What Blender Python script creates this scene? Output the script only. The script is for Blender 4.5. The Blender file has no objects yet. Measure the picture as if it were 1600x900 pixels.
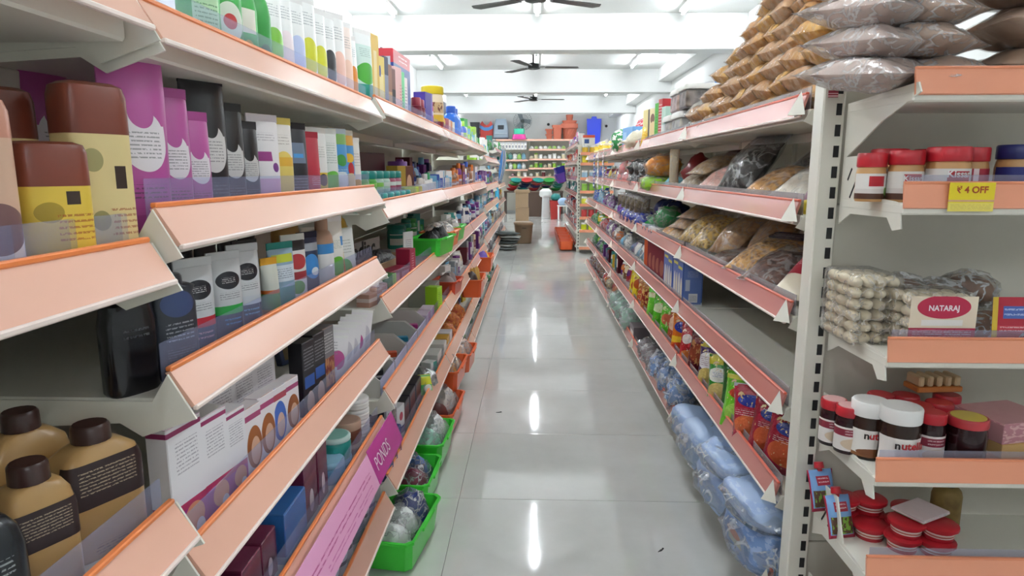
import bpy, bmesh, math, random
from mathutils import Vector, Matrix, noise
RND = random.Random(11)
PI = math.pi
S = bpy.context.scene
COL = S.collection
# ------------------------------------------------------------------ camera, world, exposure
F_PX = 1040.0
PITCH = math.atan(183 / F_PX)
YAW = math.atan(35 / (F_PX / math.cos(PITCH)))
cam_d = bpy.data.cameras.new('camera')
cam = bpy.data.objects.new('camera', cam_d)
COL.objects.link(cam)
cam.location = (0, 0, 1.15)
cam.rotation_euler = (PI / 2 - PITCH, 0, YAW)
cam_d.sensor_width = 36
cam_d.lens = 36 * F_PX / 1600
cam_d.clip_start = .02
S.camera = cam
W = bpy.data.worlds.new('world')
S.world = W
W.use_nodes = True
W.node_tree.nodes['Background'].inputs[0].default_value = (.85, .93, 1, 1)
W.node_tree.nodes['Background'].inputs[1].default_value = .6
S.view_settings.view_transform = 'Standard'
S.view_settings.look = 'None'
S.view_settings.gamma = 1
S.view_settings.use_curve_mapping = False
S.view_settings.exposure = 1.2
TUBE_POWER = 60.0          # emission strength of the LED tubes

# ------------------------------------------------------------------ materials
def lin(h):
    if isinstance(h, str):
        h = h.lstrip('#')
        c = [int(h[i:i + 2], 16) / 255 for i in (0, 2, 4)]
    else:
        c = h
    return tuple(((v / 12.92) if v <= .04045 else ((v + .055) / 1.055) ** 2.4) for v in c) + (1,)
MATS = {}
def new_mat(key):
    m = bpy.data.materials.new(key)
    m.use_nodes = True
    nt = m.node_tree
    return m, nt, nt.nodes['Principled BSDF']
def P(col, rough=.42, metal=0, coat=0, var=.0, bump=0, bscale=60, spec=.5):
    """plain painted / plastic / card surface, with optional slight mottling and fine relief"""
    key = ('P', col, rough, metal, coat, var, bump, bscale, spec)
    if key in MATS: return MATS[key]
    m, nt, b = new_mat('surface_' + (col if isinstance(col, str) else '%d' % len(MATS)).lstrip('#'))
    b.inputs['Base Color'].default_value = lin(col)
    b.inputs['Roughness'].default_value = rough
    b.inputs['Metallic'].default_value = metal
    b.inputs['Specular IOR Level'].default_value = spec
    b.inputs['Coat Weight'].default_value = coat
    b.inputs['Coat Roughness'].default_value = .08
    if var or bump:
        tc = nt.nodes.new('ShaderNodeTexCoord')
        no = nt.nodes.new('ShaderNodeTexNoise')
        no.inputs['Scale'].default_value = bscale
        no.inputs['Detail'].default_value = 4
        nt.links.new(tc.outputs['Object'], no.inputs['Vector'])
        if var:
            mx = nt.nodes.new('ShaderNodeMix'); mx.data_type = 'RGBA'
            c = lin(col)
            mx.inputs[6].default_value = tuple(max(0, v * (1 - var)) for v in c[:3]) + (1,)
            mx.inputs[7].default_value = tuple(min(1, v * (1 + var)) for v in c[:3]) + (1,)
            nt.links.new(no.outputs['Fac'], mx.inputs[0])
            nt.links.new(mx.outputs[2], b.inputs['Base Color'])
        if bump:
            bp = nt.nodes.new('ShaderNodeBump')
            bp.inputs['Strength'].default_value = bump
            bp.inputs['Distance'].default_value = .01
            nt.links.new(no.outputs['Fac'], bp.inputs['Height'])
            nt.links.new(bp.outputs['Normal'], b.inputs['Normal'])
    MATS[key] = m
    return m
def PR(base, *prints, rough=.38, coat=0, speck=None, crinkle=0):
    """flat print on packaging, in the object's own 0..1 box: ('b',z0,z1,col) band, ('r',x0,x1,z0,z1,col) panel,
    ('o',x,z,rx,rz,col) oval, ('t',x0,x1,z0,z1,n,col) n rows of illegible small print, ('p',x0,x1,z0,z1,colA,colB) mottled picture"""
    key = ('PR', base, prints, rough, coat, speck, crinkle)
    if key in MATS: return MATS[key]
    m, nt, b = new_mat('print_%d' % len(MATS))
    N, L = nt.nodes, nt.links
    tc = N.new('ShaderNodeTexCoord')
    sp = N.new('ShaderNodeSeparateXYZ')
    L.new(tc.outputs['Generated'], sp.inputs[0])
    def mth(op, a, v, v2=None):
        n = N.new('ShaderNodeMath'); n.operation = op
        for i, q in enumerate((a, v)):
            if hasattr(q, 'is_output'): L.new(q, n.inputs[i])
            elif q is not None: n.inputs[i].default_value = q
        if v2 is not None: n.inputs[2].default_value = v2
        return n.outputs[0]
    X, Z = sp.outputs['X'], sp.outputs['Z']
    def rng(s, a, c):
        return mth('MULTIPLY', mth('GREATER_THAN', s, a), mth('LESS_THAN', s, c))
    cur = None
    def over(mask, col):
        nonlocal cur
        mx = N.new('ShaderNodeMix'); mx.data_type = 'RGBA'
        L.new(mask, mx.inputs[0])
        if cur is None: mx.inputs[6].default_value = lin(base)
        else: L.new(cur, mx.inputs[6])
        if hasattr(col, 'is_output'): L.new(col, mx.inputs[7])
        else: mx.inputs[7].default_value = lin(col)
        cur = mx.outputs[2]
    def nz(scale, detail=2):
        n = N.new('ShaderNodeTexNoise'); n.inputs['Scale'].default_value = scale; n.inputs['Detail'].default_value = detail
        L.new(tc.outputs['Generated'], n.inputs['Vector'])
        return n.outputs['Fac']
    for q in prints:
        k = q[0]
        if k == 'b': over(rng(Z, q[1], q[2]), q[3])
        elif k == 'r': over(mth('MULTIPLY', rng(X, q[1], q[2]), rng(Z, q[3], q[4])), q[5])
        elif k == 'o':
            dx = mth('DIVIDE', mth('SUBTRACT', X, q[1]), q[3]); dz = mth('DIVIDE', mth('SUBTRACT', Z, q[2]), q[4])
            over(mth('LESS_THAN', mth('ADD', mth('MULTIPLY', dx, dx), mth('MULTIPLY', dz, dz)), 1), q[5])
        elif k == 't':
            a = mth('MULTIPLY', rng(X, q[1], q[2]), rng(Z, q[3], q[4]))
            w = mth('FRACT', mth('MULTIPLY', mth('SUBTRACT', Z, q[3]), 1.7 * q[5] / (q[4] - q[3])), None)
            a = mth('MULTIPLY', a, rng(w, .3, .68))
            n = N.new('ShaderNodeTexNoise'); n.inputs['Scale'].default_value = 30; n.inputs['Detail'].default_value = 1
            mp = N.new('ShaderNodeMapping'); mp.inputs['Scale'].default_value = (1.0, .01, 1.2)
            L.new(tc.outputs['Generated'], mp.inputs[0]); L.new(mp.outputs[0], n.inputs['Vector'])
            a = mth('MULTIPLY', a, mth('GREATER_THAN', n.outputs['Fac'], .45))
            a = mth('MULTIPLY', a, .7)
            over(a, q[6])
        elif k == 'p':
            a = mth('MULTIPLY', rng(X, q[1], q[2]), rng(Z, q[3], q[4]))
            r = N.new('ShaderNodeValToRGB')
            r.color_ramp.interpolation = 'CONSTANT'
            r.color_ramp.elements[0].color = lin(q[5]); r.color_ramp.elements[1].color = lin(q[6])
            r.color_ramp.elements[1].position = .52
            L.new(nz(7, 3), r.inputs[0])
            over(a, r.outputs[0])
    if speck:
        over(mth('GREATER_THAN', nz(speck[0], 3), speck[1]), speck[2])
    if cur is None: b.inputs['Base Color'].default_value = lin(base)
    else: L.new(cur, b.inputs['Base Color'])
    b.inputs['Roughness'].default_value = rough
    b.inputs['Coat Weight'].default_value = coat
    if crinkle:
        n = N.new('ShaderNodeTexNoise'); n.inputs['Scale'].default_value = 9; n.inputs['Detail'].default_value = 3
        L.new(tc.outputs['Generated'], n.inputs['Vector'])
        bp = N.new('ShaderNodeBump'); bp.inputs['Strength'].default_value = crinkle; bp.inputs['Distance'].default_value = .012
        L.new(n.outputs['Fac'], bp.inputs['Height']); L.new(bp.outputs['Normal'], b.inputs['Normal'])
    MATS[key] = m
    return m
def GRAIN(c1, c2, scale=60, rough=.6, bump=.6, kind='noise'):
    """loose dry food: grains, noodles, rolls"""
    key = ('G', c1, c2, scale, kind)
    if key in MATS: return MATS[key]
    m, nt, b = new_mat('food_%d' % len(MATS))
    N, L = nt.nodes, nt.links
    tc = N.new('ShaderNodeTexCoord')
    if kind == 'noise':
        n = N.new('ShaderNodeTexNoise'); n.inputs['Detail'].default_value = 3; out = n.outputs['Fac']
    else:
        n = N.new('ShaderNodeTexVoronoi'); out = n.outputs['Distance']
    n.inputs['Scale'].default_value = scale
    L.new(tc.outputs['Object'], n.inputs['Vector'])
    r = N.new('ShaderNodeValToRGB')
    r.color_ramp.elements[0].position = .3 if kind == 'noise' else .1
    r.color_ramp.elements[1].position = .7 if kind == 'noise' else .6
    r.color_ramp.elements[0].color = lin(c1); r.color_ramp.elements[1].color = lin(c2)
    L.new(out, r.inputs[0]); L.new(r.outputs[0], b.inputs['Base Color'])
    bp = N.new('ShaderNodeBump'); bp.inputs['Strength'].default_value = bump; bp.inputs['Distance'].default_value = .01
    L.new(out, bp.inputs['Height']); L.new(bp.outputs['Normal'], b.inputs['Normal'])
    b.inputs['Roughness'].default_value = rough
    MATS[key] = m
    return m
def FILM(tint='#f2f4f6', lo=.05, hi=.3, scale=22, rough=.12):
    """thin clear packing film: see-through, wrinkle highlights put in as whiter creases"""
    key = ('F', tint, lo, hi, scale)
    if key in MATS: return MATS[key]
    m, nt, b = new_mat('film_%d' % len(MATS))
    N, L = nt.nodes, nt.links
    b.inputs['Base Color'].default_value = lin(tint)
    b.inputs['Roughness'].default_value = rough
    b.inputs['Specular IOR Level'].default_value = .8
    tc = N.new('ShaderNodeTexCoord')
    n = N.new('ShaderNodeTexNoise'); n.inputs['Scale'].default_value = scale; n.inputs['Detail'].default_value = 3; n.inputs['Distortion'].default_value = .8
    L.new(tc.outputs['Object'], n.inputs['Vector'])
    sb = N.new('ShaderNodeMath'); sb.operation = 'SUBTRACT'; sb.inputs[1].default_value = .5; L.new(n.outputs['Fac'], sb.inputs[0])
    ab = N.new('ShaderNodeMath'); ab.operation = 'ABSOLUTE'; L.new(sb.outputs[0], ab.inputs[0])
    mr = N.new('ShaderNodeMapRange'); mr.interpolation_type = 'SMOOTHSTEP'      # wrinkle highlights painted as opaque white along the creases
    mr.inputs[1].default_value = 0; mr.inputs[2].default_value = .06; mr.inputs[3].default_value = hi; mr.inputs[4].default_value = lo
    L.new(ab.outputs[0], mr.inputs[0])
    bp = N.new('ShaderNodeBump'); bp.inputs['Strength'].default_value = .8; bp.inputs['Distance'].default_value = .01
    L.new(n.outputs['Fac'], bp.inputs['Height']); L.new(bp.outputs['Normal'], b.inputs['Normal'])
    tr = N.new('ShaderNodeBsdfTransparent')
    mx = N.new('ShaderNodeMixShader')
    L.new(mr.outputs[0], mx.inputs[0]); L.new(tr.outputs[0], mx.inputs[1]); L.new(b.outputs[0], mx.inputs[2])
    gl = N.new('ShaderNodeBsdfGlossy'); gl.inputs['Roughness'].default_value = .1; L.new(bp.outputs['Normal'], gl.inputs['Normal'])
    lw = N.new('ShaderNodeFresnel'); lw.inputs[0].default_value = 1.5; L.new(bp.outputs['Normal'], lw.inputs['Normal'])
    m2 = N.new('ShaderNodeMixShader')
    mu = N.new('ShaderNodeMath'); mu.operation = 'MULTIPLY_ADD'; mu.inputs[1].default_value = .55; mu.inputs[2].default_value = .0; L.new(lw.outputs[0], mu.inputs[0])
    L.new(mu.outputs[0], m2.inputs[0]); L.new(mx.outputs[0], m2.inputs[1]); L.new(gl.outputs[0], m2.inputs[2])
    L.new(m2.outputs[0], N['Material Output'].inputs[0])
    MATS[key] = m
    return m
def CLEAR(tint, opac, rough=.15):
    """clear acrylic sheet"""
    key = ('C', tint, opac)
    if key in MATS: return MATS[key]
    m, nt, b = new_mat('acrylic_%d' % len(MATS))
    N, L = nt.nodes, nt.links
    b.inputs['Base Color'].default_value = lin(tint); b.inputs['Roughness'].default_value = rough
    tr = N.new('ShaderNodeBsdfTransparent'); tr.inputs[0].default_value = (.93, .95, 1, 1)
    mx = N.new('ShaderNodeMixShader'); mx.inputs[0].default_value = opac
    L.new(tr.outputs[0], mx.inputs[1]); L.new(b.outputs[0], mx.inputs[2]); L.new(mx.outputs[0], N['Material Output'].inputs[0])
    MATS[key] = m
    return m
def EMIT(col, st):
    key = ('E', col, st)
    if key in MATS: return MATS[key]
    m, nt, b = new_mat('lamp_glow')
    b.inputs['Emission Color'].default_value = lin(col); b.inputs['Emission Strength'].default_value = st
    b.inputs['Base Color'].default_value = (1, 1, 1, 1)
    MATS[key] = m
    return m

# ------------------------------------------------------------------ mesh helpers (cached)
MESH = {}
def mesh(key, verts, faces, mat, smooth=35):
    me = bpy.data.meshes.new(str(key[0]) if isinstance(key, tuple) else str(key))
    me.from_pydata(verts, [], faces)
    me.materials.append(mat)
    if smooth:
        me.polygons.foreach_set('use_smooth', [True] * len(me.polygons))
        me.set_sharp_from_angle(angle=math.radians(smooth))
    me.update()
    return me
def cached(fn):
    def w(*a, mat=None, **k):
        key = (fn.__name__, a, tuple(sorted(k.items())), mat.name if mat else None)
        if key not in MESH:
            v, f, s = fn(*a, **k)
            MESH[key] = mesh(key, v, f, mat, s)
        return MESH[key]
    return w
def box_vf(w, d, h, b, cx=0, cy=0, z0=0):
    """chamfered box, base at z0"""
    b = min(b, w * .45, d * .45, h * .45)
    V, Fc = [], []
    X, Y = w / 2, d / 2
    def ring(x, y, z): return [(cx - x, cy - y, z), (cx + x, cy - y, z), (cx + x, cy + y, z), (cx - x, cy + y, z)]
    if b <= 0:
        V = ring(X, Y, z0) + ring(X, Y, z0 + h)
        Fc = [(3, 2, 1, 0), (4, 5, 6, 7)] + [(i, (i + 1) % 4, 4 + (i + 1) % 4, 4 + i) for i in range(4)]
        return V, Fc
    def oct(x, y, c, z):
        return [(cx - x + c, cy - y, z), (cx + x - c, cy - y, z), (cx + x, cy - y + c, z), (cx + x, cy + y - c, z),
                (cx + x - c, cy + y, z), (cx - x + c, cy + y, z), (cx - x, cy + y - c, z), (cx - x, cy - y + c, z)]
    e = 1e-5
    L = [oct(X - b, Y - b, e, z0), oct(X, Y, b, z0 + b), oct(X, Y, b, z0 + h - b), oct(X - b, Y - b, e, z0 + h)]
    for r in L: V += r
    Fc.append(tuple(range(7, -1, -1)))
    for k in range(3):
        for i in range(8):
            Fc.append((k * 8 + i, k * 8 + (i + 1) % 8, k * 8 + 8 + (i + 1) % 8, k * 8 + 8 + i))
    Fc.append(tuple(range(24, 32)))
    return V, Fc
@cached
def boxm(w, d, h, b=.002, cx=0, cy=0, z0=0):
    v, f = box_vf(w, d, h, b, cx, cy, z0); return v, f, 30
def join(*vfs):
    V, Fc = [], []
    for v, f in vfs:
        o = len(V); V += list(v); Fc += [tuple(i + o for i in q) for q in f]
    return V, Fc
def loft_vf(secs, seg=20, caps=True):
    """stack of superellipse sections (z, rx, ry, n, ox, oy)"""
    V, Fc = [], []
    for s in secs:
        z, rx, ry = s[:3]; n = s[3] if len(s) > 3 else 2; ox = s[4] if len(s) > 4 else 0; oy = s[5] if len(s) > 5 else 0
        for i in range(seg):
            a = 2 * PI * (i + .5) / seg; c, q = math.cos(a), math.sin(a)
            V.append((ox + rx * math.copysign(abs(c) ** (2 / n), c), oy + ry * math.copysign(abs(q) ** (2 / n), q), z))
    for k in range(len(secs) - 1):
        for i in range(seg):
            j = (i + 1) % seg
            Fc.append((k * seg + i, k * seg + j, (k + 1) * seg + j, (k + 1) * seg + i))
    if caps:
        Fc.append(tuple(range(seg - 1, -1, -1))); Fc.append(tuple(range((len(secs) - 1) * seg, len(secs) * seg)))
    return V, Fc
@cached
def loft(secs, seg=20, smooth=40):
    v, f = loft_vf(secs, seg); return v, f, smooth
@cached
def patch(secs, z0, z1, off=.0006, half=.9, seg=12):
    """label wrapped on the front of a loft between z0 and z1"""
    def at(z):
        for a, b in zip(secs, secs[1:]):
            if a[0] <= z <= b[0]:
                t = (z - a[0]) / max(1e-9, b[0] - a[0])
                return a[1] + t * (b[1] - a[1]), a[2] + t * (b[2] - a[2]), (a[3] if len(a) > 3 else 2)
        return secs[-1][1], secs[-1][2], 2
    V, Fc = [], []
    zs = [z0 + (z1 - z0) * i / 4 for i in range(5)]
    for z in zs:
        rx, ry, n = at(z); rx += off; ry += off
        for i in range(seg + 1):
            a = -PI / 2 + half * PI * (i / seg - .5) * 1.0 * 2 / 2 * 2 * .5
            c, q = math.cos(a), math.sin(a)
            V.append((rx * math.copysign(abs(c) ** (2 / n), c), ry * math.copysign(abs(q) ** (2 / n), q), z))
    for k in range(4):
        for i in range(seg):
            o = k * (seg + 1) + i
            Fc.append((o, o + 1, o + seg + 2, o + seg + 1))
    return V, Fc, 60
@cached
def pillow(w, h, t, seed=0, nu=9, nv=10, wr=.12, full=.5, lump=0.0, sl=.05, ge=.6):
    """filled packet standing on its lower seal: width x, height z, thickness y; flat seals top and bottom"""
    V, Fc = [], []
    for side in (-1, 1):
        for j in range(nv + 1):
            v = j / nv
            for i in range(nu + 1):
                u = i / nu
                e = 1 - abs(2 * u - 1) ** 2.6
                sv = min(1, max(0, (v - sl) / (.95 - sl))); g = max(0, 1 - abs(2 * sv - 1) ** 2.4) if sl < v < .95 else 0
                if full != .5: g *= 1 - (full - .5) * 1.6 * (sv - .5)
                nn = noise.noise(Vector((u * 4 + seed * 3.7, v * 4 + side, seed))) * wr * 2
                th = t / 2 * (max(0, e) ** .55) * (g ** ge) * (1 + nn) if g > 0 else 0
                if lump and g > 0:
                    th += lump * noise.noise(Vector((u * 11, v * 11, seed + side * 5)))* min(1, e * 2) * min(1, g * 2)
                inw = .06 * w * g
                x = (u - .5) * (w - inw)
                V.append((x, side * th + .0004 * side, v * h + (.02 * h * noise.noise(Vector((u * 3, seed, 2))) if v > .94 else 0)))
    n = (nu + 1) * (nv + 1)
    for s in (0, 1):
        for j in range(nv):
            for i in range(nu):
                a = s * n + j * (nu + 1) + i; q = (a, a + 1, a + nu + 2, a + nu + 1)
                Fc.append(q if s == 0 else q[::-1])
    for j in range(nv):
        a = j * (nu + 1); Fc.append((a, a + nu + 1, n + a + nu + 1, n + a)); b = a + nu; Fc.append((b + nu + 1, b, n + b, n + b + nu + 1))
    for i in range(nu):
        Fc.append((i + 1, i, n + i, n + i + 1)); c = nv * (nu + 1) + i; Fc.append((c, c + 1, n + c + 1, n + c))
    return V, Fc, 70
@cached
def lump_loft(secs, seed=0, amp=.008, seg=28):
    """loft with creased, uneven sides"""
    V, Fc = loft_vf(secs, seg)
    V = [tuple(Vector(p) + Vector((p[0], p[1], 0)).normalized() * amp * noise.noise(Vector(p) * 26 + Vector((seed, 0, 0))) + Vector((0, 0, amp * 1.2 * noise.noise(Vector(p) * 17 + Vector((0, seed, 3))) if p[2] > .02 else 0))) for p in V]
    return V, Fc, 60
@cached
def blob(rx, ry, rz, seed=0, amp=.15, freq=2.2, seg=14, rings=9, flat=.0):
    """lumpy closed shape resting on z=0"""
    V, Fc = [], []
    for k in range(rings + 1):
        ph = PI * k / rings
        for i in range(seg):
            th = 2 * PI * i / seg
            d = Vector((math.sin(ph) * math.cos(th), math.sin(ph) * math.sin(th), -math.cos(ph)))
            r = 1 + amp * noise.noise(d * freq + Vector((seed * 5.1, seed, 0)))
            z = d.z * r
            if z < -1 + flat: z = -1 + flat
            V.append((d.x * r * rx, d.y * r * ry, (z + 1 - flat) * rz))
    for k in range(rings):
        for i in range(seg):
            j = (i + 1) % seg
            Fc.append((k * seg + i, k * seg + j, (k + 1) * seg + j, (k + 1) * seg + i))
    return V, Fc, 70
@cached
def clip3(w, out, up, down):
    """small three-sided wedge clip"""
    return [(0, -.002, up), (-w / 2, 0, -down), (w / 2, 0, -down), (0, -out, -down), (0, .004, -down)], [(0, 1, 3), (0, 3, 2), (0, 4, 1), (0, 2, 4), (1, 4, 2, 3)], 0
@cached
def prism(pts, t, axis='x'):
    """flat plate from a 2-d outline (a,b), thickness t along axis"""
    n = len(pts); V = []
    for s in (-t / 2, t / 2):
        for a, b in pts:
            V.append((s, a, b) if axis == 'x' else ((a, s, b) if axis == 'y' else (a, b, s)))
    ar = sum(pts[i][0] * pts[(i + 1) % n][1] - pts[(i + 1) % n][0] * pts[i][1] for i in range(n))
    up = (ar > 0) == (axis != 'y')
    Fc = [tuple(range(n, 2 * n)), tuple(range(n - 1, -1, -1))] + [(i, (i + 1) % n, n + (i + 1) % n, n + i) for i in range(n)]
    if not up: Fc = [q[::-1] for q in Fc]
    return V, Fc, 30
@cached
def tray(w, d, h, taper=.86, t=.004, rim=.008, seg=4):
    """open moulded tub with a rolled rim; outer/inner walls and floor"""
    def ring(sx, sy, z, c):
        x, y = sx / 2, sy / 2
        return [(-x + c, -y, z), (x - c, -y, z), (x, -y + c, z), (x, y - c, z), (x - c, y, z), (-x + c, y, z), (-x, y - c, z), (-x, -y + c, z)]
    c = min(w, d) * .1
    L = [ring(w * taper, d * taper, 0, c), ring(w - .004, d - .004, h - rim, c), ring(w + rim * 1.2, d + rim * 1.2, h - rim, c), ring(w + rim * 1.2, d + rim * 1.2, h, c),
         ring(w - 2 * t, d - 2 * t, h, c), ring(w * taper - 2 * t, d * taper - 2 * t, t, c)]
    V = [p for r in L for p in r]
    Fc = [tuple(range(7, -1, -1))]
    for k in range(5):
        for i in range(8):
            Fc.append((k * 8 + i, k * 8 + (i + 1) % 8, k * 8 + 8 + (i + 1) % 8, k * 8 + 8 + i))
    Fc.append(tuple(range(40, 48)))
    return V, Fc, 40
def wire_vf(pts, r, seg=6):
    V, Fc = [], []
    pts = [Vector(p) for p in pts]
    for i, p in enumerate(pts):
        t = (pts[min(i + 1, len(pts) - 1)] - pts[max(i - 1, 0)]).normalized()
        a = t.cross(Vector((0, 0, 1)))
        if a.length < .1: a = t.cross(Vector((0, 1, 0)))
        a.normalize(); b = t.cross(a)
        for k in range(seg):
            q = 2 * PI * k / seg; V.append(tuple(p + a * math.cos(q) * r + b * math.sin(q) * r))
    for i in range(len(pts) - 1):
        for k in range(seg):
            j = (k + 1) % seg; Fc.append((i * seg + k, i * seg + j, (i + 1) * seg + j, (i + 1) * seg + k))
    Fc.append(tuple(range(seg - 1, -1, -1))); Fc.append(tuple(range((len(pts) - 1) * seg, len(pts) * seg)))
    return V, Fc
@cached
def wire(pts, r, seg=6):
    v, f = wire_vf(pts, r, seg); return v, f, 60
def wires(key, paths, r, mat, seg=5):
    key = ('wires', key, mat.name)
    if key not in MESH:
        v, f = join(*[wire_vf(p, r, seg) for p in paths]); MESH[key] = mesh(key, v, f, mat, 60)
    return MESH[key]
def text_mesh(txt, size, mat, bend=None, bold=.0, width=None):
    """real letter shapes in the x-z plane facing -y, centred; bend = radius to wrap round a jar"""
    key = ('text', txt, size, mat.name, bend, bold, width)
    if key in MESH: return MESH[key]
    cu = bpy.data.curves.new('lettering', 'FONT'); cu.body = txt; cu.size = size; cu.align_x = 'CENTER'; cu.align_y = 'CENTER'; cu.offset = bold
    cu.resolution_u = 3
    o = bpy.data.objects.new('tmp', cu); COL.objects.link(o)
    dg = bpy.context.evaluated_depsgraph_get()
    me = bpy.data.meshes.new_from_object(o.evaluated_get(dg))
    bpy.data.objects.remove(o); bpy.data.curves.remove(cu)
    if bend:
        bm = bmesh.new(); bm.from_mesh(me); bmesh.ops.triangulate(bm, faces=bm.faces); bmesh.ops.subdivide_edges(bm, edges=[e for e in bm.edges if e.calc_length() > bend * .25], cuts=1); bm.to_mesh(me); bm.free()
    xs = [v.co.x for v in me.vertices] or [0, 1]
    k = width / (max(xs) - min(xs)) if width else 1
    for v in me.vertices:
        x, y = v.co.x * k, v.co.y
        v.co = (bend * math.sin(x / bend), -bend * math.cos(x / bend), y) if bend else (x, 0, y)
    me.materials.clear(); me.materials.append(mat)
    MESH[key] = me
    return me

# ------------------------------------------------------------------ things and parts
LABELS = {}
def tag(o, label, cat, group=None):
    o['label'] = label; o['category'] = cat
    if group: o['group'] = group
    LABELS.setdefault(label, []).append(o.name)
def thing(name, label, cat, loc=(0, 0, 0), rot=0, group=None):
    o = bpy.data.objects.new(name, None); o.empty_display_size = .05
    COL.objects.link(o); o.location = loc
    o.rotation_euler = rot if isinstance(rot, tuple) else (0, 0, rot)
    tag(o, label, cat, group)
    return o
def part(name, me, parent, loc=(0, 0, 0), rot=(0, 0, 0), label=None, kind=None):
    o = bpy.data.objects.new(name, me); COL.objects.link(o)
    o.parent = parent; o.location = loc; o.rotation_euler = rot
    if label: o['label'] = label
    if kind: o['kind'] = kind
    return o
def struct(name, me, loc=(0, 0, 0), rot=(0, 0, 0), label=None):
    o = bpy.data.objects.new(name, me); COL.objects.link(o); o.location = loc; o.rotation_euler = rot
    o['kind'] = 'structure'
    if label: o['label'] = label
    return o
ORD = ['first', 'second', 'third', 'fourth', 'fifth', 'sixth', 'seventh', 'eighth', 'ninth', 'tenth', 'eleventh', 'twelfth', 'thirteenth', 'fourteenth',
       'fifteenth', 'sixteenth', 'seventeenth', 'eighteenth', 'nineteenth', 'twentieth', 'twenty-first', 'twenty-second', 'twenty-third', 'twenty-fourth', 'twenty-fifth',
       'twenty-sixth', 'twenty-seventh', 'twenty-eighth', 'twenty-ninth', 'thirtieth']
ORD += ['%dth' % i for i in range(31, 90)]
FACE_L, FACE_R, FACE_E = PI / 2, -PI / 2, 0.0     # products facing the aisle from the left rack, the right rack, the end rack
# ================================================================== THE ROOM
XL, XR, Y0, Y1, ZC, ZB = -1.97, 2.25, -5.0, 19.0, 2.80, 2.43
wallw = P('#d6d8d6', .7, var=.02, bump=.05, bscale=30)
struct('ceiling', boxm(XR - XL + .4, Y1 - Y0 + .4, .1, 0, mat=wallw), ((XL + XR) / 2, (Y0 + Y1) / 2, ZC), label='white painted ceiling')
struct('wall_left', boxm(.2, Y1 - Y0 + .4, ZC, 0, mat=wallw), (XL - .1, (Y0 + Y1) / 2, 0))
struct('wall_right', boxm(.2, Y1 - Y0 + .4, ZC, 0, mat=wallw), (XR + .1, (Y0 + Y1) / 2, 0))
struct('wall_back', boxm(XR - XL, .2, ZC, 0, mat=wallw), ((XL + XR) / 2, Y1 + .1, 0))
struct('wall_front', boxm(XR - XL, .2, ZC, 0, mat=wallw), ((XL + XR) / 2, Y0 - .1, 0))
n = 1
for yb in (-4.35, -.4, 3.55, 7.5, 11.45, 15.4):
    struct('trim_%d' % n, boxm(XR - XL, .28, ZC - ZB, .004, mat=wallw), ((XL + XR) / 2, yb + .14, ZB), label='white ceiling beam crossing the shop'); n += 1
for ya, yb in ((7.78, 11.45), (11.73, 15.4), (15.68, 19)):
    struct('trim_%d' % n, boxm(.22, yb - ya, .2, .004, mat=wallw), (XR - .11, (ya + yb) / 2, ZC - .2), label='white beam running along the right wall'); n += 1
# floor: large polished slabs on a dark joint bed
def floor_mat():
    m, nt, b = new_mat('polished_slab')
    N, L = nt.nodes, nt.links
    g = N.new('ShaderNodeNewGeometry')
    n1 = N.new('ShaderNodeTexNoise'); n1.inputs['Scale'].default_value = 2.2; n1.inputs['Detail'].default_value = 8; n1.inputs['Roughness'].default_value = .62
    L.new(g.outputs['Position'], n1.inputs['Vector'])
    r = N.new('ShaderNodeValToRGB'); r.color_ramp.elements[0].position = .3; r.color_ramp.elements[1].position = .72
    r.color_ramp.elements[0].color = lin('#cfd1cd'); r.color_ramp.elements[1].color = lin('#e2e3e0')
    L.new(n1.outputs['Fac'], r.inputs[0]); L.new(r.outputs[0], b.inputs['Base Color'])
    b.inputs['Roughness'].default_value = .065
    b.inputs['Specular IOR Level'].default_value = .8
    n2 = N.new('ShaderNodeTexNoise'); n2.inputs['Scale'].default_value = 3.2; n2.inputs['Detail'].default_value = 1.5
    mp = N.new('ShaderNodeMapping'); mp.inputs['Scale'].default_value = (2.2, .7, 1)
    L.new(g.outputs['Position'], mp.inputs[0]); L.new(mp.outputs[0], n2.inputs['Vector'])
    bp = N.new('ShaderNodeBump'); bp.inputs['Strength'].default_value = .1; bp.inputs['Distance'].default_value = .012
    L.new(n2.outputs['Fac'], bp.inputs['Height']); L.new(bp.outputs['Normal'], b.inputs['Normal'])
    return m
FLOORM = floor_mat()
fl = struct('floor', boxm(XR - XL + .4, Y1 - Y0 + .4, .1, 0, z0=-.1, mat=P('#8d8d88', .5)), ((XL + XR) / 2, (Y0 + Y1) / 2, -.004), label='polished pale grey stone floor')
TX, TY = 1.2, .6
tile_m = boxm(TX - .002, TY - .002, .006, .0012, mat=FLOORM)
ix = 0
for i in range(-2, 3):
    for j in range(-9, 33):
        x0 = -.262 + i * TX; y0 = 2.8 + (j - 6) * TY
        if x0 + TX < XL or x0 > XR or y0 > Y1 or y0 + TY < Y0: continue
        xa, xb = max(x0, XL), min(x0 + TX, XR); ya, yb = max(y0, Y0), min(y0 + TY, Y1)
        me = tile_m if (xb - xa > TX - .001 and yb - ya > TY - .001) else boxm(round(xb - xa - .002, 4), round(yb - ya - .002, 4), .006, .0012, mat=FLOORM)
        t = part('tile', me, fl, ((xa + xb) / 2 - fl.location.x, (ya + yb) / 2 - fl.location.y, -.006 - fl.location.z))
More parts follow.
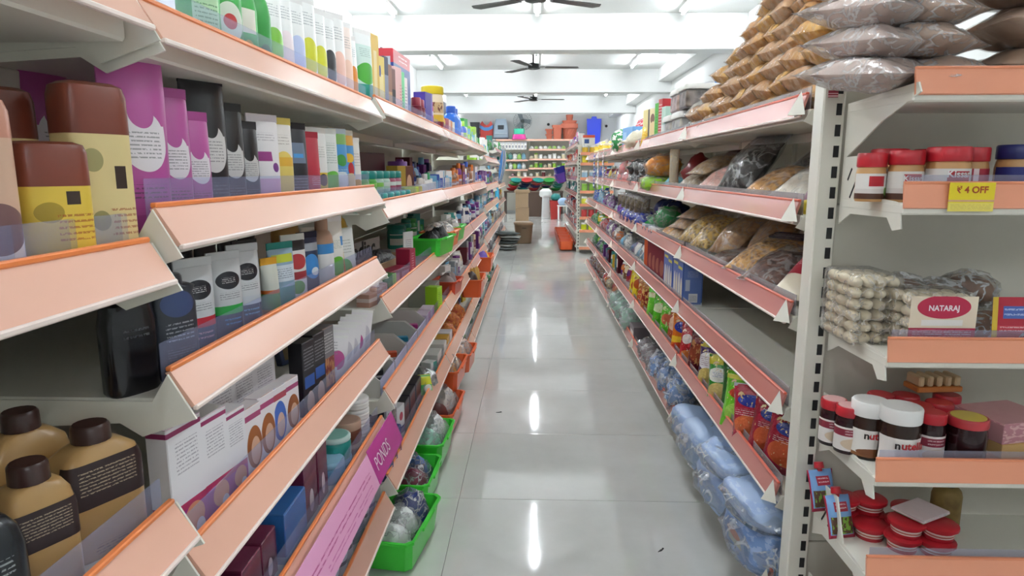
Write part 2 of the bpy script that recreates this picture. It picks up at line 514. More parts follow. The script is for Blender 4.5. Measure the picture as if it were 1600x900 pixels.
# ------------------------------------------------------------------ lamps
def tube_light(x, y, label, lit=True):
    t = thing('tube_light', label, 'light', (x, y, ZC), 0, 'LED tube lights on the ceiling')
    part('housing', boxm(.075, 1.2, .036, .006, z0=-.036, mat=P('#f4f4f2', .4)), t)
    part('lamp_tube', wire(((0, -.56, -.05), (0, .56, -.05)), .013, 8, mat=EMIT('#f4f9ff', TUBE_POWER)), t)
    for s in (-1, 1): part('end_cap', boxm(.036, .02, .05, .003, z0=-.068, mat=P('#e8e8e8', .4)), t, (0, s * .575, 0))
rowname = {-1.5: 'left', 0.0: 'middle', 1.5: 'right'}
for k, yc in enumerate((-2.3, 1.6, 4.5, 6.72, 10.35, 14.3, 17.3)):  # mid-rack and far-end rows added to brighten the aisle and back wall
    for x in (-1.5, 0.0, 1.5):
        where = ('behind the camera', 'over the near racks', 'added fill over the middle of the racks', 'before the first beam', 'beyond the first beam', 'beyond the second beam', 'added fill at the far end')[k]
        tube_light(x + .02, yc, 'lit tube light on the ceiling, %s row, %s' % (rowname[x], where))
for k, (x, y) in enumerate(((-1.27, 9.75), (1.62, 9.75), (-1.3, 13.9), (1.42, 13.9), (.25, 9.6))):
    lit = k < 4
    t = thing('round_light', ('%s flush ceiling light, %s' % ('lit round' if lit else 'small unlit round',
              ('left, beyond the first beam', 'right, beyond the first beam', 'left, beyond the second beam', 'right, beyond the second beam', 'above the nearer hanging fan')[k])), 'light', (x, y, ZC))
    part('rim', loft(((-.035, .12, .12), (-.03, .13, .13), (0, .13, .13)), 24, mat=P('#f2f2f0', .4)), t)
    part('diffuser', loft(((-.05, .06, .06), (-.046, .09, .09), (-.034, .115, .115)), 24, mat=EMIT('#f4f9ff', 14) if lit else P('#e9e9e6', .3)), t)
# ------------------------------------------------------------------ ceiling fans
def fan(x, y, z, a0, label):
    t = thing('ceiling_fan', label, 'fan', (x, y, z), a0, 'black ceiling fans down the middle of the shop')
    dk = P('#1d1e20', .35)
    part('motor', loft(((-.03, .05, .05), (-.022, .085, .085), (.02, .09, .09), (.045, .07, .07), (.05, .03, .03)), 20, mat=dk), t)
    part('down_rod', loft(((.05, .012, .012), (ZC - z - .04, .012, .012)), 10, mat=dk), t)
    part('canopy', loft(((ZC - z - .09, .02, .02), (ZC - z - .07, .05, .05), (ZC - z, .06, .06)), 16, mat=dk), t)
    for k in range(3):
        a = 2 * PI * k / 3
        b = part('blade', prism(((.16, -.05), (.58, -.065), (.61, 0), (.58, .065), (.16, .05)), .006, 'z', mat=dk), t, (0, 0, 0), (math.radians(10), 0, 0))
        b.rotation_euler = (0, 0, a)
        b.data = prism(((.16, -.05), (.58, -.065), (.61, 0), (.58, .065), (.16, .05)), .006, 'z', mat=dk)
        part('blade_iron', boxm(.12, .04, .005, .001, cx=.12, mat=dk), b)
fan(0, 5.6, 2.5, .5, 'black ceiling fan nearest the camera, cut off by the photo top')
fan(-.02, 9.1, 2.49, .12, 'black ceiling fan hanging just beyond the first beam')
fan(-.03, 13.3, 2.51, .1, 'small far black ceiling fan beyond the second beam')
# ================================================================== RACKS
CREAM = P('#e6e4d8', .38, coat=.15)
PANEL = P('#d9d5c8', .5, var=.015)
SLOT = P('#17171a', .6)
SAL_L, SAL_R, SAL_E = P('#eebba4', .26, coat=.6), P('#cc847b', .26, coat=.6), P('#f0a07c', .28, coat=.4)
BEAD_L, BEAD_R, BEAD_E = P('#ee8a4c', .3), P('#d9654f', .3), P('#e89068', .3)
LIP = P('#f3e3da', .3)
ACRYL = CLEAR('#b9bfe0', .16); ACRYL_R = CLEAR('#b4b0b0', .5)
def upright(t, x, y, z, slots=True, name='upright'):
    u = part(name, boxm(.03, .05, z, .002, mat=CREAM), t, (x, y, 0))
    return u
def shelf(t, W, D, z, out, drop, sal, bead, riser=.05, riser_m=None, strip=True, arm=True, clip=False, name='shelf', sx=0):
    """deck with rolled front, slanted price strip, clear riser and a bracket at each end; z = top edge of the strip, front at local y=0"""
    dz = z - .032
    dk = part(name, boxm(W - .006, D - .012, .024, .003, cy=D / 2 - .001, z0=-.024, mat=CREAM), t, (sx, 0, dz))
    part('deck_return', boxm(W - .03, .012, .028, .002, cy=D * .52, z0=-.052, mat=CREAM), dk)
    if strip:
        w = W - .012
        part('price_strip', prism(((0, 0), (-out, -drop), (-out + .004, -drop - .003), (.006, -.002)), w, 'x', mat=sal), dk, (0, 0, .032))
        part('strip_bead', boxm(w, .008, .006, .0015, z0=-.001, mat=bead), dk, (0, .002, .032))
        part('strip_lip', boxm(w, .007, .006, .0015, mat=LIP), dk, (0, -out, .032 - drop - .006))
    if riser:
        part('clear_riser', boxm(W - .02, .0025, riser + .03, .0008, mat=riser_m or ACRYL), dk, (0, .012, 0))
    if arm:
        tip = -out - .004 if not clip else -out + .006
        pts = ((.0 if not clip else .012, .03 if not clip else .0), (tip, .03 - drop - .012), (.035, -.044), (.06, -.028), (D - .05, -.045), (D - .02, -.075), (D, -.075), (D, -.002), (.02, -.002))
        for s in (-1, 1):
            b = part('bracket', prism(pts, .003, 'x', mat=CREAM), dk, (s * (W / 2 - .001), 0, 0))
    if clip:
        for s in clip:
            part('joint_clip', clip3(.05, .03, .008, drop, mat=CREAM), dk, (s * (W / 2 - .014), -out * .6, .032))
    return dk
def rack(label, side, ya, yb, front, tiers, D=.42, zt=1.34, out=.025, drop=.04, riser=.05, sal=None, bead=None, posts=(-1, 1), risers=None, clip=None, riser_m=None, kick=True, skip=(), group=None):
    W = yb - ya
    rz = FACE_L if side == 'L' else FACE_R
    t = thing('shelf_rack', label, 'rack', (front, (ya + yb) / 2, 0), rz, group)
    for s in posts: upright(t, s * (W / 2 - .016), D + .02, zt)
    np_ = max(3, int(round(zt / .3)))
    ph = (zt - .05) / np_
    for k in range(np_):
        part('back_panel', boxm(W - .032, .012, ph - .003, .002, mat=PANEL), t, (0, D + .012, .05 + k * ph))
    for k, z in enumerate(tiers):
        r = riser if risers is None else risers[k]
        shelf(t, W, D, z, out, drop, sal, bead, r, riser_m, clip=clip, strip=k not in skip)
    if kick: part('kick_plate', boxm(W - .01, .012, tiers[-1] - .06 if tiers[-1] > .1 else .03, .002, mat=CREAM), t, (0, .06 if tiers[-1] < .29 else .3, 0))
    return t
GL = 'bays of the left shelf rack'; GR = 'bays of the right shelf rack'
LX = -.41
L_T = {0: (1.335, 1.076, .777, .5, .2), 1: (1.326, 1.111, .927, .706, .492, .27), 2: (1.338, 1.070, .814, .556, .302), 3: (1.338, 1.066, .814, .556, .302, .1),
       4: (1.338, 1.066, .814, .556, .302, .1), 5: (1.27, 1.03, .86, .60, .35, .1)}
L_Y = {0: (-.3, .7), 1: (.705, 1.715), 2: (1.745, 2.99), 3: (3.0, 4.27), 4: (4.28, 5.5), 5: (5.51, 7.5)}
bayname = ['nearest bay', 'second bay', 'third bay', 'fourth bay', 'fifth bay', 'far end bay']
for k in range(6):
    rack('cream steel shelf rack with salmon price strips, %s of the left row' % bayname[k], 'L', L_Y[k][0], L_Y[k][1], LX, L_T[k], sal=SAL_L, bead=BEAD_L, group=GL,
         D=.42, zt=(1.36 if k < 5 else 1.5), riser=.033 if k < 4 else .02, posts=(-1,) if k < 5 else (-1, 1))
RX = .605
R_T = (1.318, 1.081, .845, .62, .39, .15)
R_Y = [1.545, 2.735, 3.935, 5.135, 6.385, 7.6]
for k in range(5):
    rack('cream steel shelf rack with rose price strips, %s of the right row' % ('nearest bay', 'second bay', 'third bay', 'fourth bay', 'far end bay')[k], 'R', R_Y[k] + .003, R_Y[k + 1] - .003, RX, R_T, D=.42, zt=1.35,
         out=.012, drop=.045, riser=.02, sal=SAL_R, bead=BEAD_R, posts=(-1,) if k else (-1,), clip=(-1, 1) if k == 0 else (-1,), riser_m=ACRYL_R, group=GR)
# end rack facing the camera at the near end of the right row
EX0, EX1, EY = .60, 1.52, 1.45
ew = EX1 - EX0
et = thing('end_rack', 'cream end rack facing the camera, slotted post and orange shelf strips', 'rack', ((EX0 + EX1) / 2, EY, 0), 0)
for s in (-1, 1):
    up = part('upright', boxm(.046, .05, 1.335, .003, cy=.025, mat=CREAM), et, (s * (ew / 2 - .023), 0, 0))
    for k in range(30):
        z = .06 + k * .043
        part('slot', boxm(.011, .002, .024, 0, mat=SLOT), up, (.010 if s < 0 else -.010, -.0006, z))
part('post_sticker', boxm(.02, .0015, .014, 0, mat=PR('#a03545', ('b', .1, .3, '#f0c8c8'), ('b', .5, .62, '#f0c8c8'))), et, (-ew / 2 + .018, -.001, 1.30))
for k in range(5):
    part('back_panel', boxm(ew - .095, .01, .262, .002, mat=PANEL), et, (0, .03, .02 + k * .265))
E_Z = [1.322, 1.128, .847, .612, .41, .17]
E_D = .245
def end_bracket(par, x, kind):
    if kind == 0:   # slanting top arm
        pts = ((E_D, -.115), (E_D, .0), (-.01, .012), (-.02, -.005), (.10, -.045))
    else:
        pts = ((E_D, -.055), (E_D, .085), (E_D - .105, .088), (E_D - .145, .006), (.03, .003), (.012, .0), (.0, -.045), (.028, -.05), (.05, -.028), (E_D - .05, -.03))
    b = part('bracket', prism(pts, .003, 'x', mat=CREAM), par, (x, 0, 0))
    if kind:
        for k in range(4):
            q = part('bracket_slot', boxm(.0042, .0045, (.028, .07, .05, .022)[k], 0, z0=-(.014, .035, .025, .011)[k], mat=SLOT), par, (x, E_D - .035 - k * .026, (.05, .032, .025, .012)[k]), (math.radians(32), 0, 0))
    return b
for k, z in enumerate(E_Z):
    dk = part('shelf', boxm(ew - .10, E_D, .02, .003, cy=E_D / 2, z0=-.02, mat=CREAM), et, (.0, -E_D + .0, z - .035))
    par = dk
    part('price_strip', prism(((0, 0), (-.006, -.042), (-.002, -.044), (.005, -.002)), ew - .10, 'x', mat=SAL_E), dk, (0, 0, .035))
    part('strip_bead', boxm(ew - .10, .007, .005, .001, z0=-.001, mat=BEAD_E), dk, (0, .002, .035))
    if k: part('clear_riser', boxm(ew - .12, .0025, .05, .0008, mat=CLEAR('#c9c4d8', .22)), dk, (0, .012, 0))
    for s in (-1, 1): end_bracket(dk, s * (ew / 2 - .052), 0 if k == 0 else 1)
# ================================================================== PRODUCT BUILDERS
PEND = []
def item(name, desc, cat, place, loc, rot, group=None, label=None):
    o = bpy.data.objects.new(name, None); o.empty_display_size = .02
    COL.objects.link(o); o.location = loc; o.rotation_euler = rot if isinstance(rot, tuple) else (0, 0, rot)
    o['category'] = cat
    if group: o['group'] = group
    if label: o['label'] = label
    else: PEND.append((o, desc, place))
    return o
def q3(v): return round(v, 3)
WHT = P('#f1f1ef', .4)
def tube(desc, place, loc, rz, w, h, d, body, cap, cap_h=.022, group=None, tilt=0, crimp=None):
    t = item('squeeze_tube', desc, 'tube', place, loc, (tilt, 0, rz), group)
    w, h, d = q3(w), q3(h), q3(d)
    part('cap', loft(((0, w * .40, d * .46, 2.2), (cap_h, w * .42, d * .5, 2.2)), 20, mat=cap), t)
    part('body', loft(((cap_h, w * .44, d * .5, 2.2), (h * .45, w * .47, d * .46, 2), (h * .78, w * .5, d * .25, 2), (h - .012, w * .5, .003, 2)), 20, mat=body), t)
    part('crimp', boxm(w, .003, .013, .0006, mat=crimp or cap), t, (0, 0, h - .013))
    return t
def bottle(desc, place, loc, rz, w, d, h, body, cap, cap_w=.5, cap_h=.25, n=3, lab=None, group=None, name='bottle', cat='bottle', flip=False, pump=False, full=False):
    t = item(name, desc, cat, place, loc, rz, group)
    w, d, h = q3(w), q3(d), q3(h)
    X, Y = w / 2, d / 2
    if full:   # cap as wide as the bottle
        bh = h * (1 - cap_h)
        secs = ((0, X * .92, Y * .92, n), (.005, X, Y, n), (bh, X, Y, n))
        part('body', loft(secs, 24, mat=body), t)
        part('cap', loft(((bh, X * 1.01, Y * 1.01, n), (h * .93, X * 1.0, Y * 1.0, n), (h * .98, X * .93, Y * .9, n), (h, X * .7, Y * .65, n)), 24, mat=cap), t)
    elif flip:   # stands on a broad cap
        ch = h * cap_h
        part('cap', loft(((0, X * .94, Y * .94, n), (ch * .96, X, Y, n), (ch, X * .97, Y * .97, n)), 20, mat=cap), t)
        secs = ((ch, X * .98, Y * .98, n), (h * .6, X, Y, n), (h * .92, X * .93, Y * .9, n), (h * .985, X * .78, Y * .7, n), (h, X * .5, Y * .45, n))
        part('body', loft(secs, 20, mat=body), t)
    else:
        bh = h * (1 - cap_h)
        secs = ((0, X * .9, Y * .9, n), (.004, X, Y, n), (bh * .78, X, Y, n), (bh * .9, X * .9, Y * .9, n), (bh * .97, X * (cap_w + .18), Y * min(1, cap_w + .2), n), (bh, X * cap_w * .9, min(X * cap_w, Y) * .9, 2))
        part('body', loft(secs, 20, mat=body), t)
        cr = min(X * cap_w, Y * .95)
        part('cap', loft(((bh, cr, cr), (h - .003, cr * .97, cr * .97), (h, cr * .85, cr * .85)), 16, mat=cap), t)
        if pump: part('pump_head', boxm(.012, .05, .012, .003, cy=-.018, mat=cap), t, (0, 0, h))
    if lab: part('label_print', patch(secs, q3(lab[0] * h), q3(lab[1] * h), mat=lab[2]), t)
    return t
def jar(desc, place, loc, rz, r, h, body, lid, lid_h=.02, lab=None, txt=None, neck=.9, group=None, name='jar', cat='jar', lid_top=None, waist=1.0):
    t = item(name, desc, cat, place, loc, rz, group)
    r, h = q3(r), q3(h)
    b = h - lid_h
    secs = ((0, r * .93, r * .93), (.005, r, r), (b * .45, r * waist, r * waist), (b * .8, r, r), (b * .93, r * .95, r * .95), (b, r * neck, r * neck))
    part('body', loft(secs, 22, mat=body), t)
    l = part('lid', loft(((b, r * .97, r * .97), (b + .002, r * 1.0, r * 1.0), (h - .003, r * 1.0, r * 1.0), (h, r * .94, r * .94)), 22, mat=lid), t)
    if lid_top: part('lid_disc', loft(((h, r * .85, r * .85), (h + .0008, r * .84, r * .84)), 22, mat=lid_top), l)
    if lab:
        p = part('label_print', patch(secs, q3(lab[0] * b), q3(lab[1] * b), half=1.1, mat=lab[2]), t)
        if txt: part('lettering', text_mesh(txt[0], txt[1], txt[2], bend=r + .0015, bold=txt[4] if len(txt) > 4 else 0), p, (0, 0, txt[3]))
    return t
def carton(desc, place, loc, rz, w, d, h, mat, group=None, tilt=0, flap=None, panel=None, cat='box', name='carton', open_=False):
    t = item(name, desc, cat, place, loc, (tilt, 0, rz), group)
    w, d, h = q3(w), q3(d), q3(h)
    part('body', boxm(w, d, h, .0012, mat=mat), t)
    part('top_flap', boxm(w * .985, d * .96, .0012, 0, mat=flap or mat), t, (0, 0, h))
    if panel: part('front_print', boxm(q3(w * .86), .001, q3(h * panel[0]), 0, mat=panel[2]), t, (0, -d / 2 - .0004, h * panel[1]))
    return t
def packet(desc, place, loc, rot, w, h, th, mat, seal=None, seed=0, group=None, name='snack_packet', cat='packet'):
    t = item(name, desc, cat, place, loc, rot, group)
    w, h, th = q3(w), q3(h), q3(th)
    part('body', pillow(w, h, th, seed, mat=mat), t)
    sm = seal or mat
    part('top_seal', boxm(w * .99, .0022, q3(h * .06), .0005, mat=sm), t, (0, 0, h * .95))
    part('bottom_seal', boxm(w * .99, .0022, q3(h * .05), .0005, mat=sm), t, (0, 0, 0))
    return t
FILM0 = FILM(); FILMC = FILM(hi=.55, lo=.08, scale=26); FILMB = FILM('#e9eef2', lo=.2, hi=.8, scale=18)
def clear_bag(desc, place, loc, rot, w, h, th, food, film=None, seed=0, group=None, full=.7, header=None, label=None, lump=.004, name='clear_food_bag', sl=.05, ge=.6):
    t = item(name, desc, 'bag', place, loc, rot, group, label)
    w, h, th = q3(w), q3(h), q3(th)
    part('contents', pillow(q3(w * .95), q3(h * .8), q3(th * .93), seed, lump=lump, wr=.16, full=.7, sl=sl, ge=ge, nu=11, nv=11, mat=food), t, (0, 0, h * .03))
    part('bag_film', pillow(w, h, th, seed, wr=.16, full=full, sl=sl, ge=ge, nu=11, nv=11, mat=film or FILM0), t)
    if header: part('header_print', boxm(w * .96, .002, q3(h * .16), .0005, mat=header), t, (0, -.001, h * .83))
    return t
def basket(desc, place, loc, rz, w, d, h, mat, group=None, holes=True):
    t = item('plastic_basket', desc, 'basket', place, loc, rz, group)
    part('tub', tray(q3(w), q3(d), q3(h), mat=mat), t)
    part('front_grip', boxm(q3(w * .4), .008, .012, .003, mat=mat), t, (0, -d / 2 - .006, h - .012))
    return t
def wad(desc, place, loc, r, mat, seed=0, amp=.3, name='wrapped_bundle', cat='bundle', film=None, group=None, rot=0):
    """crumpled plastic-wrapped goods"""
    t = item(name, desc, cat, place, loc, rot, group)
    part('contents', blob(q3(r[0]), q3(r[1]), q3(r[2]), seed, amp, 2.6, flat=.25, mat=mat), t)
    if film: part('wrapping', blob(q3(r[0] * 1.1), q3(r[1] * 1.1), q3(r[2] * 1.08), seed + 1, amp * 1.4, 3.6, flat=.27, mat=film), t)
    return t
def pick(seq): return seq[RND.randrange(len(seq))]
def jit(a): return RND.uniform(-a, a)
NAMES = {'#c23b3b': 'red', '#2f57b8': 'blue', '#3a9a4a': 'green', '#e6c63c': 'yellow', '#7a3a8c': 'purple', '#efeeea': 'white', '#d97a2e': 'orange', '#2a2a2e': 'black',
         '#d77ba0': 'pink', '#77b8d8': 'pale blue', '#6e2430': 'maroon', '#2b8f86': 'teal', '#8a5a38': 'brown', '#9fce4a': 'lime', '#9aa0a4': 'grey', '#e9dcb8': 'cream', '#1f2b5c': 'navy'}
INV = {v: k for k, v in NAMES.items()}
def fill(side, ya, yb, z, front, kinds, cols, place, hmax=.2, dens=1.0, depth=.09, group=None, back=True):
    """a row of goods along a shelf, near end first"""
    rz = FACE_L if side == 'L' else FACE_R
    sg = -1 if side == 'L' else 1
    y = ya + .03
    i = 0
    while y < yb - .05:
        k = pick(kinds); cn = pick(cols); c = INV[cn]; c2 = INV[pick(cols)]; h = hmax * RND.uniform(.62, .98)
        w = RND.uniform(.05, .09) * (1.25 if k in 'packet bag' else 1)
        x = front + sg * (.03 + depth / 2 + RND.uniform(0, .012))
        a = rz - sg * RND.uniform(.05, .5) * (-1 if side == 'L' else -1) * (1 if side == 'L' else 1)
        a = rz - RND.uniform(.05, .5) if side == 'L' else rz + RND.uniform(.05, .5)
        yy = y + w / 2
        loc = (x, yy, z)
        lm = PR(c, ('r', .1, .9, .3, .72, c2 if c2 != c else '#efeeea'), ('t', .2, .8, .4, .62, 3, '#f4f4f0' if c2 != '#efeeea' else '#444444'), rough=.35)
        if k == 'bottle':
            bottle(cn + ' bottle', place, loc, a, w, w * .6, h, P(c, .3), P(c2, .35), .5, .2, 2.6, lab=(.15, .55, PR(c2, ('b', .4, .6, '#f0f0ec'), ('t', .15, .85, .1, .9, 4, c))), group=group)
        elif k == 'jar':
            jar(cn + ' lidded jar', place, loc, a, w * .48, min(h, .12), P(c2, .25), P(c, .35), .02, lab=(.2, .75, PR('#efeeea', ('b', .6, .9, c))), group=group)
        elif k == 'carton':
            carton(cn + ' carton', place, loc, a, w, w * .5, h, lm, group=group)
        elif k == 'thin':
            w = .035; carton('slim ' + cn + ' carton', place, (x, y + .02, z), a, .03, .08, h, lm, group=group)
        elif k == 'tube':
            tube(cn + ' tube', place, loc, a, w * .8, h, w * .5, lm, P(c2, .35), group=group)
        elif k == 'packet':
            packet(cn + ' packet', place, loc, (-.25, 0, a), w, h * .9, w * .4, PR(c, ('o', .5, .5, .35, .2, c2), ('b', .72, .84, '#f0efe6'), rough=.25, crinkle=.3, speck=(6, .66, c2)), P(c2, .3), seed=i % 4, group=group)
        elif k == 'bag':
            clear_bag(cn + ' filled clear bag', place, (x, yy, z + .01), (-.9, 0, a), w * 1.3, h, w * .5, GRAIN(c, c2, 70), seed=i % 4, group=group)
        elif k == 'wad':
            wad(cn + ' wrapped bundle', place, loc, (w * .6, depth * .6, h * .4), P(c, .35, bump=.5, bscale=25), i % 4, film=FILMC, group=group)
        elif k == 'basket':
            w = .2; basket(cn + ' open basket', place, (x + sg * .02, y + .1, z), rz, .19, .14, .07, P(c, .35), group=group)
            for q in range(3): wad('%s wrapped bundle in a basket' % pick(cols), place, (x + sg * .02 + jit(.02), y + .05 + q * .05, z + .012), (.028, .05, .04), P(INV[pick(cols)], .4), q, film=None, group=group)
        y += w * RND.uniform(1.0, 1.12) / dens + .004
        i += 1
def finish_labels():
    long_ = []
    cnt = {}
    for o, d, p in PEND: cnt.setdefault((d, p), []).append(o)
    for (d, p), os in cnt.items():
        for i, o in enumerate(os):
            o['label'] = ('%s, %s' % (d, p)) if len(os) == 1 else ('%s, %s along, %s' % (d, ORD[i], p))
            if len(o['label'].split()) > 16: long_.append(o['label'])
    if long_: print('LONG', len(long_), sorted(set(long_))[:40])
# ================================================================== LEFT ROW GOODS
def LP(bay, shelf): return "left row's %s, %s shelf" % (('nearest bay', 'second bay', 'third bay', 'fourth bay', 'fifth bay', 'end bay')[bay], shelf)
def LD(b, k): return L_T[b][k] - .032
TA = FACE_L - .45           # tubes turned a little towards the camera
TB = FACE_L - .15
BLK, DGR = P('#17171b', .28), P('#33353b', .35)
# nearest bay, second shelf: brown-capped cream bottles
p = LP(0, 'second'); z = LD(0, 1); g = 'cream lotion bottles with brown caps'
CRM = PR('#e6d296', ('r', .62, .8, .62, .78, '#3a2a20'), ('o', .3, .82, .16, .08, '#a9a06a'), ('o', .35, .4, .14, .07, '#a9a06a'), ('t', .5, .95, .28, .5, 3, '#a8481f'), ('o', .7, .14, .1, .06, '#5a4a2a'), rough=.4)
BRN = P('#7a3a28', .3)
bottle('large cream bottle with brown cap', p, (-.447, .672, z), TA, .066, .044, .192, CRM, BRN, .9, .26, 4, full=True, name='lotion_bottle', group=g)
bottle('smaller cream bottle with brown cap', p, (-.443, .6, z), TA, .062, .042, .132, PR('#e2c24a', ('o', .3, .75, .2, .1, '#a98f2e'), ('t', .4, .95, .45, .75, 3, '#a8481f'), ('r', .55, .75, .82, .95, '#3a2a20'), rough=.4), BRN, .92, .3, 4, full=True, name='lotion_bottle', group=g)
bottle('cream bottle behind, brown cap', p, (-.52, .64, z), TA, .066, .044, .185, CRM, BRN, .9, .26, 4, full=True, name='lotion_bottle', group=g)
bottle('tan and pink bottle at photo edge', p, (-.455, .515, z), TA, .075, .05, .165, PR('#d8b49a', ('b', 0, .42, '#eee6e2'), ('b', .2, .24, '#a06ab0'), ('o', .7, .45, .3, .16, '#7a5a58')), P('#c9907a', .3), .85, .2, 4, full=True, name='lotion_bottle')
# nearest bay, third shelf: gold and black bottles
p = LP(0, 'third'); z = LD(0, 2); g = 'gold shampoo bottles with dark caps'
GLD = PR('#b8925c', ('t', .25, .75, .05, .14, 2, '#6a4a2a'), rough=.3)
DCAP = P('#3a211c', .3)
GLAB = PR('#2e1c1c', ('t', .15, .85, .3, .85, 4, '#b9a58a'))
bottle('wide gold bottle with dark label', p, (-.47, .655, z), TA, .085, .05, .142, GLD, DCAP, .45, .13, 5, lab=(.42, .76, GLAB), name='shampoo_bottle', group=g)
bottle('narrow gold bottle with dark label', p, (-.465, .56, z), TA, .062, .045, .142, GLD, DCAP, .55, .13, 5, lab=(.45, .72, GLAB), name='shampoo_bottle', group=g)
bottle('gold bottle in the back row', p, (-.545, .655, z), TA, .08, .05, .155, GLD, DCAP, .45, .13, 5, name='shampoo_bottle', group=g)
bottle('gold bottle at the back left', p, (-.54, .55, z), TA, .07, .05, .15, GLD, DCAP, .5, .13, 5, name='shampoo_bottle', group=g)
bottle('black bottle with white label', p, (-.455, .475, z), TA, .075, .05, .15, PR('#1d2126', ('t', .2, .8, .62, .74, 2, '#9aa0a0'), rough=.25), BLK, .55, .14, 4, lab=(.08, .42, PR('#d7d3c8', ('t', .15, .85, .3, .8, 4, '#77746c'))), name='shampoo_bottle')
# second bay, top shelf
p = LP(1, 'top'); z = LD(1, 0)
def wprint(c, c2, zt=.5): return PR('#eef1ee', ('b', .0, .12, c2), ('o', .5, .36, .42, .22, c), ('t', .2, .8, .72, .9, 3, '#8a9398'), rough=.3)
for y, w, h, body, cap, d, n in [
    (.93, .06, .15, PR('#3fae4e', ('r', .15, .85, .25, .7, '#bfe6b8'), ('t', .2, .8, .3, .6, 4, '#2a7a3a')), '#2e8f3e', 'green bottle with pale label', 1),
    (1.0, .06, .16, PR('#3fae4e', ('o', .5, .5, .4, .2, '#e8f2e0'), ('o', .5, .5, .2, .08, '#c23b3b')), '#2e8f3e', 'green bottle with white oval', 1),
    (1.06, .055, .15, PR('#37a648', ('r', .2, .8, .5, .78, '#f2efe0'), ('o', .5, .3, .2, .12, '#d9b04a')), '#2e8f3e', 'green bottle with cream label', 1),
    (1.115, .055, .155, PR('#2f9e40', ('o', .6, .3, .25, .14, '#1e6a2e')), '#2b8f3a', 'plain green bottle', 1),
    (1.175, .055, .16, wprint('#7cc23c', '#dfe9d8'), '#e8efe4', 'white tube with green leaf print', 0),
    (1.232, .05, .17, wprint('#f3e6e8', '#c03048'), '#e8e8ea', 'white tube with red foot', 0),
    (1.29, .055, .175, wprint('#c2d0f0', '#3a56b8'), '#3552b4', 'white tube with blue cap', 0),
    (1.355, .06, .19, wprint('#d8dc3a', '#3a4a66'), '#56688a', 'white tube with lemon print', 0),
    (1.425, .055, .185, wprint('#d8dc3a', '#eef0e8'), '#5f7088', 'second white tube with lemon print', 0),
    (1.49, .055, .19, wprint('#31363a', '#2f5a48'), '#24382f', 'white tube with charcoal print', 0),
    (1.56, .06, .205, wprint('#efc4b4', '#f0cdbf'), '#eec3b3', 'white tube with peach print', 0),
    (1.625, .058, .2, PR('#f4e4da', ('o', .5, .3, .4, .25, '#f2cdb8'), ('t', .2, .8, .7, .88, 3, '#999999')), '#efc7b2', 'peach and white tube', 0),
    (1.675, .05, .18, wprint('#dd8a2e', '#e59a3e'), '#dd8a2e', 'white tube with orange print', 0)]:
    if n: bottle(d, p, (-.452, y, z), TA, w, .035, h, body, P(cap, .35), .6, .16, 2.6, name='face_wash_bottle')
    else: tube(d, p, (-.452, y, z), TA, w, h, .036, body, P(cap, .35), crimp=WHT)
